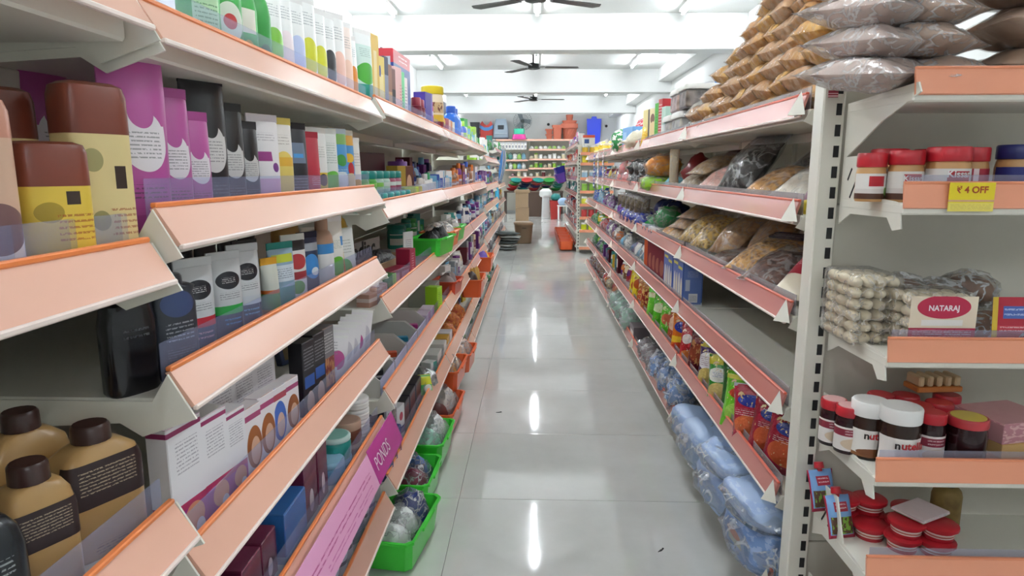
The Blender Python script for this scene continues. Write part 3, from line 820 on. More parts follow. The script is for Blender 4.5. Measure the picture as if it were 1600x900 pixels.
# second bay, second shelf: tubes
p = LP(1, 'second'); z = LD(1, 1)
def badge(c, lab, c3=None): return PR(c, ('o', .5, .48, .36, .2, lab), ('r', .14, .86, .5, .58, lab), ('o', .5, .66, .2, .1, c), ('t', .25, .75, .36, .54, 4, '#777777'), ('t', .2, .8, .1, .2, 2, '#3a2a38' if c3 is None else c3), rough=.28)
MAG, BLKT = badge('#b8549c', '#ece6ea'), badge('#1b1b1f', '#d6d4d2', '#77777a')
for y, x, w, h, d, body, cap, desc in [
    (.755, -.45, .078, .205, .04, MAG, '#a8448c', 'tall magenta tube with white badge'),
    (.832, -.455, .058, .172, .036, MAG, '#a8448c', 'middle magenta tube with white badge'),
    (.884, -.452, .05, .148, .034, MAG, '#a8448c', 'short magenta tube with white badge'),
    (.93, -.62, .075, .225, .04, MAG, '#8a2f5c', 'magenta tube in the back row'),
    (.85, -.62, .075, .215, .04, MAG, '#8a2f5c', 'farther back magenta tube'),
    (.925, -.455, .07, .2, .04, BLKT, '#1a1a1d', 'tall black tube with silver badge'),
    (1.1, -.6, .07, .215, .04, BLKT, '#1a1a1d', 'black tube in the back row'),
    (.995, -.457, .06, .17, .036, BLKT, '#1a1a1d', 'middle black tube with silver badge'),
    (1.055, -.457, .052, .148, .034, BLKT, '#1a1a1d', 'short black tube with silver badge'),
    (1.125, -.455, .065, .164, .036, PR('#f3f0f1', ('r', .1, .6, .5, .62, '#a03888'), ('b', 0, .28, '#e3b4d6'), ('o', .7, .42, .12, .06, '#7a3a8c'), ('t', .2, .8, .75, .86, 2, '#b0a8b0')), '#e8e0e6', 'white tube with pink label'),
    (1.195, -.455, .06, .164, .036, PR('#f5f2ec', ('o', .5, .34, .46, .3, '#ecd470'), ('b', .44, .56, '#eab83a'), ('t', .2, .8, .72, .86, 2, '#b0a8a0')), '#efd970', 'white tube with yellow label'),
    (1.262, -.452, .062, .16, .036, PR('#20242c', ('r', .2, .8, .5, .8, '#6f8098'), ('r', .3, .7, .58, .64, '#4aa0e0'), ('t', .2, .8, .08, .3, 3, '#8a8f96')), '#1a1c22', 'black tube with blue band'),
    (1.335, -.452, .062, .148, .036, PR('#bd2f42', ('t', .4, .9, .18, .34, 3, '#f0d8da')), '#a8263a', 'plain red tube'),
    (1.4, -.458, .066, .16, .036, PR('#eef0ec', ('b', .0, .36, '#e9cb3e'), ('o', .6, .24, .22, .1, '#3a2a1a'), ('o', .3, .42, .16, .06, '#d96a5a'), ('t', .2, .8, .6, .8, 3, '#b0b6b0')), '#f1f1ec', 'white tube with yellow foot'),
    (1.465, -.452, .06, .162, .036, PR('#e8eeea', ('o', .5, .18, .5, .2, '#6cc24a'), ('t', .2, .8, .5, .85, 5, '#9fb0a8')), '#eef3ee', 'white tube with green foot'),
    (1.535, -.45, .06, .166, .036, PR('#4a9ad6', ('b', .82, 1, '#7fb45a'), ('o', .5, .55, .28, .1, '#3f9e48'), ('o', .45, .22, .4, .14, '#dfe9ee'), ('t', .2, .8, .3, .42, 2, '#e8f0f4')), '#cfe0ea', 'blue fruit-print tube'),
    (1.6, -.45, .056, .166, .036, PR('#4a9ad6', ('b', .82, 1, '#e0a83e'), ('o', .5, .6, .35, .08, '#efc23a'), ('o', .55, .4, .2, .12, '#c8343a'), ('o', .5, .15, .45, .18, '#ecd9a8')), '#e6e2d2', 'blue tube with red fruit print'),
    (1.665, -.452, .056, .152, .036, PR('#f0ede6', ('o', .5, .16, .35, .08, '#e2b04a'), ('t', .2, .8, .5, .8, 3, '#c0bab0')), '#f0ede6', 'plain white tube')]:
    tube(desc, p, (x, y, z), TA if x > -.5 else TB, w, h, d, body, P(cap, .35), crimp=P(cap, .35))
for k, (y, x) in enumerate([(1.13, -.6), (1.2, -.58)]):
    tube('white tube in the back row', p, (x, y, z), TA, .06, .172, .036, PR('#f1eeee', ('b', .3, .4, '#d8a8c8')), WHT)
# second bay, third shelf
p = LP(1, 'third'); z = LD(1, 2)
SIL = '#cfd2d4'
def silv(band, foot): return PR(SIL, ('b', 0, .26, '#1d2a4c'), ('b', .26, .38, band), ('o', .5, .72, .36, .12, '#24262e'), ('t', .3, .7, .68, .76, 2, '#e6e6e6'), ('t', .2, .8, .46, .56, 2, '#55585e'), ('t', .25, .75, .1, .2, 1, foot), rough=.25)
bottle('black body wash bottle', p, (-.47, .735, z), TA, .062, .036, .125, PR('#141418', ('t', .25, .75, .6, .72, 1, '#44464a'), rough=.2), BLK, .7, .14, 3, name='body_wash_bottle')
bottle('charcoal bottle with navy oval', p, (-.452, .797, z), TA, .062, .034, .13, PR('#30343c', ('o', .5, .8, .36, .14, '#3a4a74'), ('t', .2, .8, .4, .62, 3, '#b0b4b8'), ('t', .2, .8, .2, .34, 3, '#77797e')), P('#2a2d34', .3), .85, .1, 3, name='body_wash_bottle')
for y, x, w, h, mat, cap, desc in [
    (.858, -.452, .058, .142, silv('#c8323e', '#e0a8b0'), '#1d2444', 'silver tube with red band'),
    (.9, -.5, .05, .14, PR('#1a1a1e', ('t', .3, .8, .3, .7, 5, '#66686e')), '#141416', 'black tube set back'),
    (.945, -.452, .058, .14, silv('#35b04e', '#58a8e8'), '#1d2a4c', 'silver tube with green band'),
    (1.01, -.452, .06, .144, silv('#c9ced4', '#8ac0e8'), '#1b2440', 'silver tube with navy foot'),
    (1.06, -.47, .05, .145, PR('#17171b', ('r', .6, .8, .1, .9, '#c8c4bc')), '#141416', 'black tube with pale stripe'),
    (1.108, -.452, .036, .11, PR('#d9dcd0', ('b', 0, .36, '#4f9a3a'), ('b', .36, .44, '#d8702a')), '#e0a32e', 'slim tube with amber cap'),
    (1.17, -.455, .06, .13, PR('#9ab8cc', ('r', .1, .9, .75, .9, '#c8d43a'), ('b', .4, .7, '#dfe9f2'), ('b', .0, .3, '#2b8f86'), ('t', .2, .8, .45, .65, 3, '#5a6a80')), '#2b8f86', 'pale blue tube with yellow tag'),
    (1.235, -.455, .06, .138, PR('#e8e6e2', ('b', .82, 1, '#26262c'), ('o', .5, .62, .4, .14, '#b83a3e'), ('b', .3, .44, '#a83a40'), ('o', .4, .16, .3, .12, '#5aa83e')), '#dfe0da', 'white tube with red print'),
    (1.305, -.452, .055, .136, PR('#23304e', ('o', .5, .45, .4, .24, '#3a8ad0'), ('b', .75, .9, '#9aa0a8'), ('o', .6, .35, .2, .08, '#e6ecf0')), '#1a2238', 'navy tube with blue print')]:
    tube(desc, p, (x, y, z), TA, w, h, .034, mat, P(cap, .3), crimp=P(SIL if 'silver' in desc else cap, .3))
bottle('slender white bottle with blue collar', p, (-.452, 1.4, z), TA, .056, .04, .165, PR('#f2f1ee', ('b', .62, .78, '#3f8fd0'), ('b', .78, 1, '#b08a70'), ('t', .4, .9, .05, .12, 1, '#c87a4a')), P('#b58f76', .35), .5, .2, 2, name='lotion_bottle')
tube('white tube with green leaf foot', p, (-.455, 1.48, z), TA, .066, .155, .036, PR('#efeee6', ('o', .5, .18, .4, .18, '#6cc03a'), ('t', .2, .8, .5, .66, 4, '#8aa08a'), ('r', .75, 1, .55, .72, '#3f8fd0')), P('#6cc03a', .35), crimp=WHT)
bottle('peach bottle standing behind', p, (-.56, 1.48, z), TA, .07, .045, .175, PR('#e2b26a', ('b', .3, .6, '#f0d8a8')), P('#d99a4a', .4), .5, .15, 2.5, name='lotion_bottle')
carton('white card with green print', p, (-.45, 1.565, z), TA, .06, .02, .12, PR('#e9eeea', ('o', .4, .22, .35, .18, '#5abf5a'), ('t', .2, .8, .5, .8, 3, '#a8b0a8')), tilt=-.1)
carton('yellow and red card', p, (-.452, 1.52, z), TA, .035, .012, .13, PR('#e9c23a', ('b', .0, .4, '#e07a2a'), ('o', .5, .3, .4, .15, '#c83a2a'), ('b', .8, 1, '#3f8fd0')), tilt=-.1)
bottle('olive yellow bottle at the bay end', p, (-.5, 1.645, z), TA, .075, .05, .16, PR('#b2922e', ('o', .5, .5, .35, .3, '#c9aa3e')), P('#a8862a', .4), .6, .12, 3, name='lotion_bottle')
for k in range(5):
    tube('black tube in the dark back row', p, (-.58, .98 + k * .085, z), TB, .06, .135, .036, PR('#19191d', ('t', .2, .8, .4, .6, 3, '#44464a')), BLK)
# second bay, fourth shelf: cartons and sachets
p = LP(1, 'fourth'); z = LD(1, 3)
PURPB = PR('#f1eff2', ('b', 0, .3, '#a8358c'), ('b', .3, .36, '#c03a6a'), ('t', .2, .85, .6, .86, 5, '#9a94a0'), ('o', .6, .2, .3, .12, '#e3a07a'), ('o', .75, .09, .14, .07, '#f3eef3'), ('b', .93, .97, '#a03a6a'), rough=.35)
FACE = PR('#f2ecee', ('b', .82, .9, '#b04a7a'), ('o', .55, .42, .42, .3, '#a8622e'), ('o', .6, .36, .26, .2, '#ecc0a0'), ('b', 0, .12, '#dfc8dc'), rough=.35)
FACB = PR('#f2eef0', ('o', .5, .45, .42, .32, '#4a72c8'), ('o', .55, .38, .25, .2, '#ecc6b0'), ('b', .8, .9, '#b04a5a'), rough=.35)
DRK = PR('#26262a', ('r', .1, .9, .6, .8, '#26262a'), ('t', .1, .9, .62, .92, 4, '#a8aab0'), ('r', .1, .9, .38, .54, '#2f5fae'), ('o', .5, .16, .3, .16, '#c9a890'), rough=.35)
for y, x, w, d, h, m, desc in [
    (.785, -.455, .066, .03, .165, PURPB, 'white carton with purple foot'), (.855, -.453, .06, .03, .15, PURPB, 'white carton with purple foot'), (.918, -.453, .052, .03, .13, PURPB, 'white carton with purple foot'),
    (.975, -.45, .05, .025, .115, FACE, 'carton with orange-framed face print'), (1.03, -.45, .05, .025, .115, FACE, 'carton with orange-framed face print'),
    (1.085, -.45, .05, .025, .11, FACB, 'carton with blue-framed face print'), (1.145, -.45, .05, .025, .105, FACE, 'carton with orange-framed face print'),
    (.98, -.51, .075, .05, .16, PURPB, 'tall white carton in the back row'), (1.06, -.51, .075, .05, .155, PURPB, 'tall white carton in the back row'), (1.145, -.51, .075, .05, .15, PURPB, 'tall white carton in the back row'),
    (1.2, -.56, .09, .05, .155, P('#232327', .4), 'plain black carton'),
    (1.25, -.455, .05, .03, .148, DRK, 'black carton with blue panel'), (1.315, -.455, .05, .03, .148, DRK, 'black carton with blue panel'),
    (1.375, -.455, .055, .03, .146, PR('#77777a', ('b', .0, .12, '#2a2632'), ('p', .05, .95, .12, .55, '#c08a5a', '#8a3a38'), ('t', .1, .9, .62, .92, 4, '#e0e0e0')), 'grey carton with warm picture')]:
    carton(desc, p, (x, y, z), TB, w, d, h, m)
for k in range(9):
    packet('flat white sachet in the fanned row', p, (-.452 - .006 * (k % 2), 1.43 + k * .028, z), (-.18 + .04 * (k % 3), .18, TB - .7), .062, .11 + .006 * (k % 3), .006,
           PR('#f0eef0', ('o', .6, .5, .3, .2, '#c85a9a' if k % 3 == 0 else '#d8d4da'), ('t', .1, .6, .6, .9, 3, '#9a98a0'), ('r', .1, .6, .2, .36, '#d8606a' if k == 4 else '#e2dfe4')), WHT, seed=k % 3, name='sachet', cat='sachet')
carton('blue-framed display box at the back', p, (-.6, 1.62, z), TB - .3, .12, .02, .14, PR('#4a5a80', ('r', .1, .9, .08, .92, '#8a7a5a')), tilt=-.25)
# second bay, fifth shelf with the pink printed strip
p = LP(1, 'fifth'); z = LD(1, 4)
MRN = PR('#6b2440', ('o', .5, .3, .16, .2, '#d8c8cc'), rough=.25, coat=.3)
BLU = PR('#2f68ac', ('b', 0, .16, '#8fb4dc'), ('t', .1, .9, .03, .13, 2, '#f0f4fa'), rough=.3, coat=.3)
for y, x, w, d, h, m, desc in [(.86, -.47, .07, .06, .09, MRN, 'low maroon carton'), (.94, -.47, .07, .06, .09, MRN, 'low maroon carton'), (1.02, -.475, .06, .06, .085, MRN, 'low maroon carton'),
                           (1.12, -.48, .11, .09, .095, BLU, 'large blue carton'), (1.22, -.53, .06, .05, .13, P('#251c3c', .3), 'dark navy carton behind'),
                           (1.235, -.47, .075, .05, .12, MRN, 'upright maroon carton'), (1.31, -.47, .06, .05, .12, MRN, 'upright maroon carton'), (.87, -.55, .09, .06, .12, BLU, 'blue carton in the back row'), (.98, -.56, .09, .06, .12, BLU, 'blue carton in the back row')]:
    carton(desc, p, (x, y, z), FACE_L, w, d, h, m)
TEAL = P('#2b9a90', .3); PALE = P('#bfe0dc', .3)
jar('teal jar with pale lid', p, (-.465, 1.46, z + .028), 0, .038, .055, TEAL, P('#cfe6e0', .35), .012, lid_top=P('#8fcabe', .4), name='cream_jar')
jar('pale blue jar under the teal jar', p, (-.462, 1.40, z), 0, .036, .05, P('#6fb6dc', .3), P('#9fd0ea', .35), .014, name='cream_jar')
jar('pale blue flat jar', p, (-.465, 1.47, z), 0, .036, .027, P('#6fb6dc', .3), P('#9fd0ea', .35), .012, name='cream_jar')
jar('brown jar with tan lid', p, (-.465, 1.555, z + .027), 0, .038, .055, P('#7a4632', .3), P('#c2a08a', .35), .02, lid_top=P('#b08f7c', .4), name='cream_jar')
jar('brown flat jar', p, (-.465, 1.557, z), 0, .037, .026, P('#8a5642', .3), P('#c2a08a', .35), .012, name='cream_jar')
jar('teal jar at the back', p, (-.56, 1.42, z), 0, .04, .07, TEAL, P('#5aa8a0', .35), .02, name='cream_jar')
jar('grey-brown jar at the back', p, (-.55, 1.54, z), 0, .04, .075, P('#6a5248', .3), P('#8a7a70', .35), .02, name='cream_jar')
for c in range(2):
    for k in range(4):
        jar('white tub in the stacked pair', p, (-.463 - .05 * c, 1.638 + .012 * c, z + k * .028), 0, .036, .0275, P('#e9e7e2', .35), P('#f2f1ee', .35), .01, lid_top=PR('#f2f1ee', ('o', .5, .5, .3, .3, '#55565c')) if k == 3 else None, name='cream_tub', cat='tub', waist=.96)
bottle('brown bottle beside the white tubs', p, (-.5, 1.595, z), TA, .04, .035, .1, P('#a8763e', .3), P('#b98f4e', .3), .6, .2, 2, name='cream_bottle')
PINK = PR('#eaa6cc', ('t', .04, .34, .5, .82, 2, '#b83a7a'), ('t', .36, .96, .42, .62, 1, '#a8286c'), ('t', .5, .94, .14, .3, 1, '#c05a94'), ('o', .1, .25, .06, .14, '#c83a80'), rough=.25)
st = thing('printed_shelf_strip', 'pink and magenta printed advertising strip along the left row, second bay', 'shelf strip', (LX + .0, 1.21, L_T[1][4]), FACE_L)
tl = math.atan2(.028, .075)
part('pale_panel', boxm(.73, .002, .08, .0006, z0=-.068, mat=PINK), st, (-.136, -.03, 0), (-tl, 0, 0))
mg = part('magenta_panel', boxm(.268, .002, .086, .0006, z0=-.068, mat=P('#b62f8c', .25)), st, (.364, -.031, 0), (-tl, 0, 0))
part('lettering', text_mesh("POND'S".replace("'", ''), .046, P('#f3d3e8', .4), bold=.0, width=.13), mg, (-.05, -.0022, -.028))
# second bay, base shelf
p = LP(1, 'base'); z = LD(1, 5)
WB = PR('#eceae6', ('b', .3, .42, '#3a3e4a'), ('o', .5, .6, .3, .14, '#c9ccd2'), rough=.35)
for k, (y, x) in enumerate([(1.32, -.45), (1.385, -.45), (1.45, -.455), (1.60, -.452), (1.655, -.45), (1.39, -.52), (1.6, -.52), (1.66, -.515)]):
    bottle('white roll-on bottle', p, (x, y, z), TA, .052, .046, .125, WB if k != 4 else PR('#d8cbe0', ('b', .3, .42, '#7a5a9a')), WHT, .8, .36, 2, name='deodorant_bottle')
bottle('navy bottle among the white ones', p, (-.452, 1.525, z), TA, .062, .05, .13, PR('#20264a', ('t', .2, .8, .3, .6, 3, '#8a90b0')), P('#1c2040', .3), .85, .3, 3, name='deodorant_bottle')
# third bay
p = LP(2, 'top'); z = LD(2, 0)
LF = PR('#cfe6de', ('b', .84, 1, '#eef2f0'), ('o', .5, .42, .5, .16, '#4aa83a'), ('b', 0, .26, '#2f9a86'), ('t', .2, .8, .66, .8, 3, '#7a9a94'))
tube('tall teal and white tube with leaf print', p, (-.45, 1.80, z), TA, .07, .205, .036, LF, P('#1f8a7a', .35), crimp=WHT)
for y, w, h, c, dsc, m in [(1.875, .05, .205, '#e2bf5a', 'tall yellow carton', PR('#e2bf5a', ('r', .3, .7, .2, .8, '#efdca0'))), (1.945, .045, .16, '#e2c45a', 'short yellow carton', PR('#e8cf6a', ('r', .2, .8, .15, .7, '#f2e2a0'), ('o', .3, .75, .15, .1, '#3a4a8a'))),
                           (2.01, .03, .17, '#3a3f55', 'slim navy carton', PR('#3a3f55', ('b', .3, .7, '#8a8fa0'))), (2.06, .03, .155, '#8a5a48', 'slim brown carton', PR('#9a6a58', ('b', .2, .5, '#c89a6a'))), (2.11, .03, .15, '#6a4038', 'dark brown carton', PR('#7a5048', ('b', .3, .6, '#1f1a1a'))),
                           (2.18, .06, .165, '#efc3c0', 'pale pink carton', PR('#efc3c0', ('t', .7, .95, .3, .7, 4, '#c8484a'))), (2.26, .028, .162, '#6ccf8a', 'slim mint carton', PR('#7ad69a', ('t', .1, .5, .3, .7, 4, '#3a4a6a'))), (2.31, .03, .15, '#f0e6e8', 'slim white carton', PR('#f0e6e8', ('t', .2, .8, .2, .8, 5, '#7a5a8a')))]:
    carton(dsc, p, (-.455, y, z), FACE_L - .2, w, .045, h, m)
BX = PR('#24408a', ('b', .82, 1, '#c0323e'), ('t', .3, .8, .86, .95, 1, '#f2e8e8'), rough=.3)
bb = carton('big navy box with red top band', p, (-.53, 2.42, z), FACE_L - .05, .24, .13, .245, BX, flap=P('#b02a36', .35))
part('side_print', boxm(.11, .001, .2, 0, mat=PR('#c3cad6', ('b', .0, .3, '#8fb0d8'), ('t', .2, .8, .1, .3, 3, '#223344'))), bb, (-.1206, 0, .02), (0, 0, -PI / 2))
part('carry_handle', wire(((-.04, 0, .24), (-.03, 0, .262), (.03, 0, .262), (.04, 0, .24)), .004, mat=P('#55565a', .4)), bb)
for y, dsc, m, h in [(2.62, 'maroon bottle with white label', PR('#7a2036', ('b', .2, .6, '#e8dfe4'), ('b', .38, .5, '#c83a8a')), .12), (2.7, 'maroon bottle with white label', PR('#7a2036', ('b', .2, .6, '#e8dfe4'), ('b', .38, .5, '#c83a8a')), .12)]:
    bottle(dsc, p, (-.455, y, z), TA, .055, .04, h, m, P('#8a1f34', .3), .8, .25, 2.4)
carton('purple carton', p, (-.455, 2.79, z), FACE_L - .2, .085, .05, .155, PR('#4a3a9a', ('r', .8, 1, 0, 1, '#7a68c0')))
bottle('pink and white bottle', p, (-.455, 2.89, z), TA, .06, .045, .165, PR('#e9e2e6', ('b', .7, 1, '#c83a7a'), ('o', .5, .45, .4, .14, '#d8488a')), P('#b8345a', .3), .8, .2, 2.4)
p = LP(3, 'top'); z = LD(3, 0)
jar('tall jar with yellow lid', p, (-.46, 3.08, z), 0, .05, .215, PR('#e8d8b8', ('b', .1, .34, '#8a1f2a'), ('b', .34, .5, '#e2b83a'), ('p', .0, 1, .55, .8, '#c8a87a', '#6a3a2a')), P('#e6cf2e', .35), .035)
bottle('dark red bottle', p, (-.455, 3.18, z), TA, .05, .04, .14, P('#7a2030', .3), P('#b08a3a', .3), .6, .2)
for k, (y, dsc, c, h, w) in enumerate([(3.29, 'green-capped amber bottle', '#d8b24a', .125, .05), (3.4, 'red carton', '#a82a3a', .1, .05), (3.48, 'peach carton', '#efc9b8', .1, .05), (3.56, 'orange carton', '#d98a4a', .1, .04), (3.64, 'white carton', '#f0ede2', .1, .06)]):
    if k == 0: bottle(dsc, p, (-.455, y, z), TA, w, .04, h, PR(c, ('b', .2, .6, '#a83a2a')), P('#2e9a4e', .3), .5, .2)
    else: carton(dsc, p, (-.455, y, z), FACE_L - .2, w, .04, h, PR(c, ('b', .3, .5, '#f2e6dc')))
bottle('blue bottle with blue cap', p, (-.5, 3.5, z), TA, .07, .06, .16, P('#3f7fd8', .25), P('#2f62c8', .3), .6, .2, 2)
bottle('blue bottle with blue cap', p, (-.5, 3.6, z), TA, .07, .06, .155, P('#3f7fd8', .25), P('#2f62c8', .3), .6, .2, 2)
bottle('large bright blue bottle', p, (-.47, 3.83, z), TA, .11, .08, .2, PR('#2f74dc', ('b', .3, .5, '#4a8ae8'), rough=.25), P('#2b62c8', .3), .5, .18, 2, name='detergent_bottle')
bottle('large bright blue bottle', p, (-.475, 3.98, z), TA, .11, .08, .2, PR('#2f74dc', ('b', .3, .5, '#4a8ae8'), rough=.25), P('#2b62c8', .3), .5, .18, 2, name='detergent_bottle')
carton('dark upright carton', p, (-.56, 3.98, z), FACE_L, .12, .08, .235, PR('#3a4258', ('r', .7, 1, 0, 1, '#b8bec8')))
fill('L', 4.3, 5.48, LD(4, 0), LX, ['bottle', 'bottle', 'carton'], ['pale blue', 'lime', 'green', 'white', 'blue'], LP(4, 'top'), .2)
# third bay, second shelf: teal-lidded jars in two rows
p = LP(2, 'second'); z = LD(2, 1)
for r_ in range(2):
    for k in range(6):
        y = 1.80 + k * .088
        jar('green gel jar with teal lid' + (' in front' if r_ == 0 else ' stacked'), p, (-.455 - .03 * r_, y, z + (.0 if r_ == 0 else .05)), 0, .04, .05 if r_ == 0 else .062, PR('#4aa83a' if (r_ == 1 and k < 2) else '#b9d8c8' if k < 4 else '#a8506a', ('b', .4, .7, '#8fd05a' if k < 3 else '#d8e6de')), P('#1f8f86', .35), .022, name='gel_jar')
for k, (y, w, h, c, d) in enumerate([(2.36, .12, .055, '#b8cf3e', 'lime and yellow carton'), (2.47, .09, .055, '#cfc24a', 'lime and yellow carton')]):
    carton(d, p, (-.455, y, z), FACE_L - .25, w, .05, h, PR(c, ('b', .3, .6, '#4f9a3a'), ('t', .1, .9, .6, .9, 2, '#f2f0c8')))
carton('carton with brown-haired face picture', p, (-.52, 2.6, z), FACE_L - .35, .12, .05, .13, PR('#b89a3a', ('r', .5, 1, 0, 1, '#6a3a2e'), ('o', .72, .45, .16, .3, '#e8c0a0')))
carton('maroon box standing at the back', p, (-.66, 2.62, z), FACE_L - .3, .2, .06, .18, P('#5a2028', .4))
for k in range(4):
    wad('black wrapped hair piece', p, (-.66, 1.88 + k * .1, z), (.045, .045, .07), P('#1a1518', .35, bump=.6, bscale=40), k, .35, film=FILM0)
for k, (y, c, d, h) in enumerate([(2.58, '#e0c86a', 'yellow small bottle', .05), (2.66, '#f0eee8', 'white bottle', .085), (2.72, '#f0eee8', 'white bottle', .08), (2.78, '#f2f2f0', 'white bottle', .1), (2.85, '#3aa86a', 'green-capped white bottle', .105), (2.92, '#f0eee8', 'white bottle', .08)]):
    bottle(d, p, (-.455, y, z), TA, .045, .035, h, PR('#f0efea' if k else c, ('b', .3, .5, '#dfd8e8')), P(c, .35), .55, .28)
jar('purple-lidded jar at the back', p, (-.56, 2.75, z), 0, .04, .15, P('#6a4a9a', .3), P('#7a4aa8', .35), .04)
p = LP(3, 'second'); z = LD(3, 1)
fill('L', 3.02, 3.75, z, LX, ['carton'], ['pale blue', 'blue', 'white', 'pale blue'], p, .12)
fill('L', 3.75, 4.2, z, LX, ['bottle'], ['orange', 'brown', 'orange'], p, .16)
fill('L', 3.2, 4.2, z, LX - .16, ['bottle', 'thin', 'bottle'], ['blue', 'maroon', 'purple', 'pale blue', 'navy'], p + ' back', .2)
fill('L', 4.3, 5.45, LD(4, 1), LX, ['bottle', 'thin', 'bottle'], ['orange', 'brown', 'blue', 'purple', 'white'], LP(4, 'second'), .19)
# third bay, third shelf
p = LP(2, 'third'); z = LD(2, 2)
zt = item('display_tray', 'open card tray with black script lettering', 'tray', p, (-.56, 2.33, z), FACE_L - .12)
zm = PR('#b9b8b4', rough=.6)
part('front_board', boxm(.40, .004, .06, .001, mat=P('#b79a78', .7)), zt, (0, -.06, 0))
hb = part('header_board', boxm(.40, .004, .12, .001, mat=P('#c4c3bf', .6)), zt, (0, .06, .0))
part('lettering', text_mesh('Zodiac', .085, P('#1a181c', .5), bold=.0025, width=.30), hb, (0, -.003, .085))
for s in (-1, 1): part('side_board', boxm(.004, .12, .06, .001, mat=P('#b79a78', .7)), zt, (s * .198, 0, 0))
part('tray_floor', boxm(.40, .12, .003, 0, mat=P('#b79a78', .7)), zt)
part('contents_heap', blob(.17, .05, .05, 3, .3, 5, 20, 9, flat=.3, mat=P('#16151a', .4, bump=.8, bscale=60)), zt, (0, .0, .004))
rp = carton('crimson display pack with tall side', p, (-.47, 2.13, z), FACE_L - .2, .24, .05, .05, PR('#9a2440', ('r', .05, .28, .2, .8, '#c88a9a'), ('r', .36, .6, .2, .8, '#c88a9a'), ('r', .68, .94, .2, .8, '#c88a9a')))
part('side_wing', boxm(.05, .052, .105, .001, mat=PR('#a8284a', ('t', .3, .7, .1, .9, 6, '#f0d0d8'))), rp, (.14, 0, 0))
carton('small green carton', p, (-.447, 1.99, z), FACE_L - .5, .04, .04, .06, PR('#2e7a2e', ('r', .55, 1, 0, 1, '#8fc25a')))
carton('white price card', p, (-.5, 2.62, z), FACE_L - .5, .06, .004, .13, PR('#eef0ee', ('t', .2, .8, .2, .8, 6, '#8a9098')))
carton('green printed card', p, (-.452, 2.33, z), FACE_L - .3, .09, .02, .05, PR('#2f8a4a', ('t', .1, .9, .2, .8, 3, '#dfeade')))
for k in range(6):
    packet('small white sachet heap piece', p, (-.45 - .015 * (k % 2), 1.80 + .035 * k, z), (-.4, .3 * (k % 3 - 1), FACE_L - .4), .05, .065, .012, PR('#ece4e4', ('b', .4, .6, '#b89a9a')), WHT, seed=k % 3, name='sachet', cat='sachet')
for k in range(4):
    carton('tan and pink soap carton', p, (-.46, 1.79 + .06 * k, z), FACE_L - .2, .05, .04, .035, PR('#c89a86', ('b', .4, .7, '#e8d8d0')))
def basket_full(desc, place, loc, rz, w, d, h, mat, goods, seedb=0):
    basket(desc, place, loc, rz, w, d, h, mat)
    c, s = math.cos(rz), math.sin(rz)
    for k, (cm, nm, film, amp) in enumerate(goods):
        n = len(goods); u = ((k + .5) / n - .5) * w * .78; v = jit(d * .08)
        wad(nm, place, (loc[0] + c * u - s * v, loc[1] + s * u + c * v, loc[2] + .006), (w * .34 / n * 1.25, d * .34, h * RND.uniform(.62, .8)), cm, k + seedb, amp, film=film, rot=rz)
GRN, ORG = P('#3fd23a', .3, coat=.2), P('#e2622e', .3, coat=.2)
BLKF = P('#0f0f11', .5, bump=.9, bscale=50)
basket_full('bright green basket heaped with black hair ties', p, (-.435, 2.83, z + .02), FACE_L - .15, .25, .14, .075, GRN, [(BLKF, 'black tangled heap in a green basket', None, .4)] * 3)
basket_full('orange basket behind the green one', p, (-.44, 3.12, LD(3, 2) + .02), FACE_L - .1, .24, .14, .075, P('#ea7a3e', .3), [(P('#d8d0c8', .4), 'pale wrapped heap in an orange basket', FILMC, .3)] * 2)
basket_full('green basket beyond the orange one', LP(3, 'third'), (-.44, 3.39, LD(3, 2) + .02), FACE_L - .1, .24, .14, .075, GRN, [(P('#d8d0c8', .4), 'pale wrapped heap in a green basket', FILMC, .3)] * 2)
fill('L', 3.1, 3.9, LD(3, 2), LX - .17, ['jar', 'carton'], ['teal', 'green', 'teal'], LP(3, 'third') + ' back', .15)
fill('L', 3.55, 4.22, LD(3, 2), LX, ['bottle', 'carton'], ['white', 'pale blue', 'maroon', 'white', 'teal'], LP(3, 'third'), .15)
fill('L', 4.3, 5.48, LD(4, 2), LX, ['bottle', 'jar', 'bottle'], ['pale blue', 'purple', 'white', 'navy'], LP(4, 'third'), .17)
# third bay, fourth shelf: divided white trays
p = LP(2, 'fourth'); z = LD(2, 3)
for k in range(4):
    y = 1.86 + k * .2
    t = item('divider_tray', 'white open divider tray', 'tray', p, (-.52, y, z), FACE_L)
    part('tray_floor', boxm(.19, .19, .004, 0, mat=P('#dedcd6', .5)), t)
    part('tray_front', boxm(.19, .004, .05, .001, mat=P('#dfe2ee', .4)), t, (0, -.093, 0))
    for s in (-1, 1): part('tray_side', prism(((-.095, 0), (.095, 0), (.095, .085), (-.05, .085), (-.095, .05)), .003, 'x', mat=P('#d3d1c9', .5)), t, (s * .094, 0, 0))
    part('tray_back', boxm(.19, .004, .085, .001, mat=P('#d3d1c9', .5)), t, (0, .093, 0))
    cs = [('#3a3a40', 'dark wrapped comb'), ('#d85a34', 'orange small pack'), ('#2f8fb0', 'blue toothbrush pack'), ('#b83a8a', 'magenta toothbrush pack')][k]
    for q in range(4):
        carton(cs[1], p, (-.56 + .02 * q, y - .06 + .035 * q, z + .006), FACE_L + .5 * (q % 2) - .25, .022, .1, .02 + .012 * (q % 2), PR(cs[0], ('b', .3, .5, '#e8e8ea')))
carton('pink and white flat box', p, (-.45, 2.62, z), FACE_L, .1, .05, .06, PR('#d8c8da', ('r', .5, 1, 0, 1, '#c080b0')))
carton('pink and white flat box', p, (-.45, 2.73, z), FACE_L, .1, .05, .06, PR('#d8c8da', ('r', .5, 1, 0, 1, '#c080b0')))
